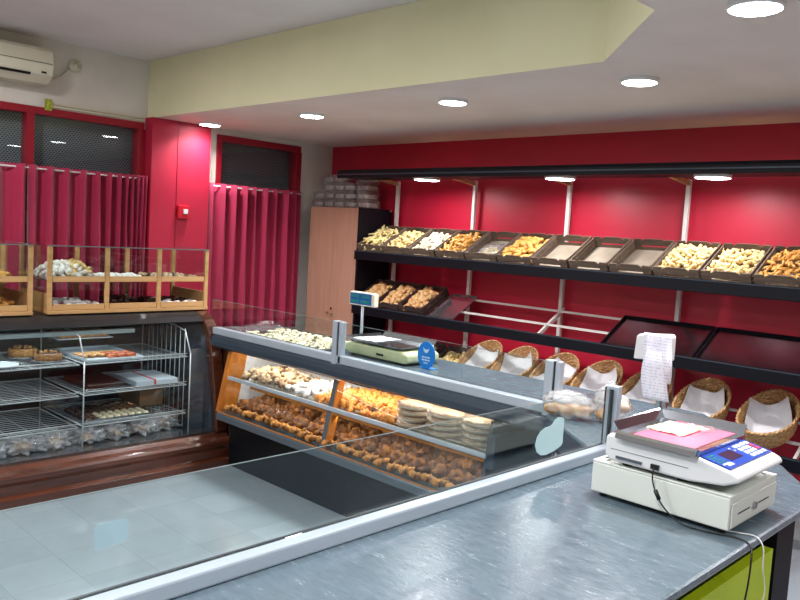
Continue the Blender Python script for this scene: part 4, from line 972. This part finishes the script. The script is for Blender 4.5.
# ------------------------------------------------------------------ bread boxes on the case
def bread_box(y0, y1, nb, label, Lend=True):
    t = thing('bread_box', label, 'display box', (-5.25, (y0 + y1) / 2, 1.058))
    xf, xb = -5.0, -5.50; z0, zm, z1 = 1.058, 1.262, 1.492; pw = .028
    MB().box(xb, xf + .01, y0, y1, z0, z0 + .022).build('base_board', 'pine', t, bevel=.002)
    ys = [y0 + (y1 - y0 - pw) * k / nb for k in range(nb + 1)]
    for y in ys:
        MB().box(xf - .02, xf, y, y + pw, z0 + .022, z1).build('post', 'pine', t, bevel=.001)
        MB().box(xb, xb + .02, y, y + pw, z0 + .022, z1).build('post', 'pine', t, bevel=.001)
    for a, b_ in zip(ys, ys[1:]):
        for z in (z0 + .0225, zm):
            d = thing('drawer', 'd', 'd', ((xf + xb) / 2, (a + b_) / 2, z)); del d['label']; del d['category']; d.parent = t; d.location = Vector(d.location) - t.location
            MB().box(xf - .018, xf - .003, a + pw + .003, b_ - .003, z + .002, z + .038).build('drawer_front', 'pine', d, bevel=.001)
            MB().box(xb + .02, xf - .018, a + pw, b_, z + .002, z + .008).build('drawer_tray', 'steel', d)
    for y in (y0 + .006, y1 - .010):
        MB().box(xb + .02, xf - .02, y, y + .004, z0 + .13, z1).build('side_glass', 'glass', t)
        MB().box(xb + .02, xf - .02, y - .003, y + .008, z0 + .022, z0 + .13).build('side_board', 'pine', t)
    MB().box(xf - .003, xf + .001, y0 + .0, y1, zm + .04, z1 - .001).build('front_glass', 'glass', t)
    MB().box(xb - .002, xf + .002, y0 - .002, y1 + .002, z1, z1 + .006).build('top_glass', 'glass', t)
    MB().box(xf + .0021, xf + .004, y0 - .002, y1 + .002, z1, z1 + .007).build('polished_edge', 'glassedge', t); MB().box(xb - .002, xf + .002, y1 + .0021, y1 + .004, z1, z1 + .007).build('polished_edge', 'glassedge', t)
    MB().box(xb - .004, xb - .0005, y0, y1, z0 + .022, z1).build('back_glass', 'glass', t)
    return ys
ys = bread_box(1.945, 3.10, 3, 'three-bay pine and glass pastry box on top of the curved case')
ys2 = bread_box(.70, 1.855, 3, 'pine and glass pastry box cut off by the left picture edge')
zt = 1.271
heap(P['meringue'], 95, I, -5.42, -5.04, ys[0] + .05, ys[1] - .05, zt + .008, .095, 'sugared white pastry heaped in the left upper bay of the pine box', 'pastry', 'sugared pastries in the left upper bay', .5, 81, .6, .9)
heap(P['choux'], 40, I, -5.42, -5.04, ys[0] + .14, ys[1] - .03, zt + .02, .09, 'pale baked puff heaped in the left upper bay of the pine box', 'pastry', 'baked puffs in the left upper bay', .5, 82, .6, .9)
heap(P['sug'], 40, I, -5.40, -5.05, ys[1] + .05, ys[2] - .02, zt - .003, .006, 'white sugared biscuit in the middle upper bay of the pine box', 'biscuit', 'biscuits in the middle upper bay', .1, 83)
P['stuffed'] = proto('chocolate_truffle', 'sweet', 'nutcookie', lambda b: b.blob((0, 0, .018), (.024, .024, .02), 2, .15, 2))
P['trufd'] = proto('chocolate_sweet', 'sweet', 'choc', lambda b: b.blob((0, 0, .016), (.024, .024, .019), 2, .3, 2))
for i in range(5):
    for j in range(6):
        u = ys[2] + .055 + i * .066
        inst((P['stuffed'], P['trufd'])[(i + j) % 3 == 0], TR(-5.05 - j * .06, u, zt, 0, 0, i), 'brown and white sweet in the right upper bay of the pine box', 'sweet', 'sweets in the right upper bay')
        inst((P['trufd'], P['sug'])[(j == 0) or (i * j) % 3 == 1], TR(-5.05 - j * .06, u, 1.09, 0, 0, i, 1.15), 'sweet rolled in chocolate or sugar in the right lower bay of the pine box', 'sweet', 'sweets in the right lower bay')
heap(P['sug'], 24, I, -5.40, -5.05, ys[0] + .1, ys[1] - .02, 1.09, .012, 'white sugared biscuit in the left lower bay of the pine box', 'biscuit', 'biscuits in the left lower bay', .1, 84)
heap(P['trufd'], 20, I, -5.44, -5.2, ys[1] + .15, ys[2] - .02, 1.09, .02, 'dark sweet at the back of the middle lower bay of the pine box', 'sweet', 'dark sweets in the middle lower bay', .1, 85)
heap(P['loaf'], 34, I, -5.42, -5.05, ys2[2] + .05, ys2[3] - .04, zt + .012, .03, 'golden pastry in the upper bay of the box at the left picture edge', 'pastry', 'golden pastries in the upper bay of the cut-off box', .3, 86)
heap(P['loaf'], 34, I, -5.42, -5.05, ys2[2] + .05, ys2[3] - .04, 1.10, .04, 'golden pastry in the lower bay of the box at the left picture edge', 'pastry', 'golden pastries in the lower bay of the cut-off box', .3, 87)
MB().box(-5.50, -5.03, 3.1045, 3.112, 1.060, 1.13).build('end_card', 'white', bpy.data.objects['bread_box'])

# ------------------------------------------------------------------ world and view
wd = bpy.data.worlds.new('world'); sc.world = wd; wd.use_nodes = True
wd.node_tree.nodes['Background'].inputs[0].default_value = (.02, .02, .025, 1); wd.node_tree.nodes['Background'].inputs[1].default_value = 1.
for p in list(P.values()) + [ck, crate0, crate1, bk] + liners:
    if p.name not in _used and p.name in bpy.data.objects and not p.parent and p.type == 'MESH': bpy.data.objects.remove(p)
vs = sc.view_settings
sc.display_settings.display_device = 'sRGB'
vs.view_transform = 'Standard'; vs.look = 'None'; vs.gamma = 1; vs.exposure = 0.04; vs.use_curve_mapping = False
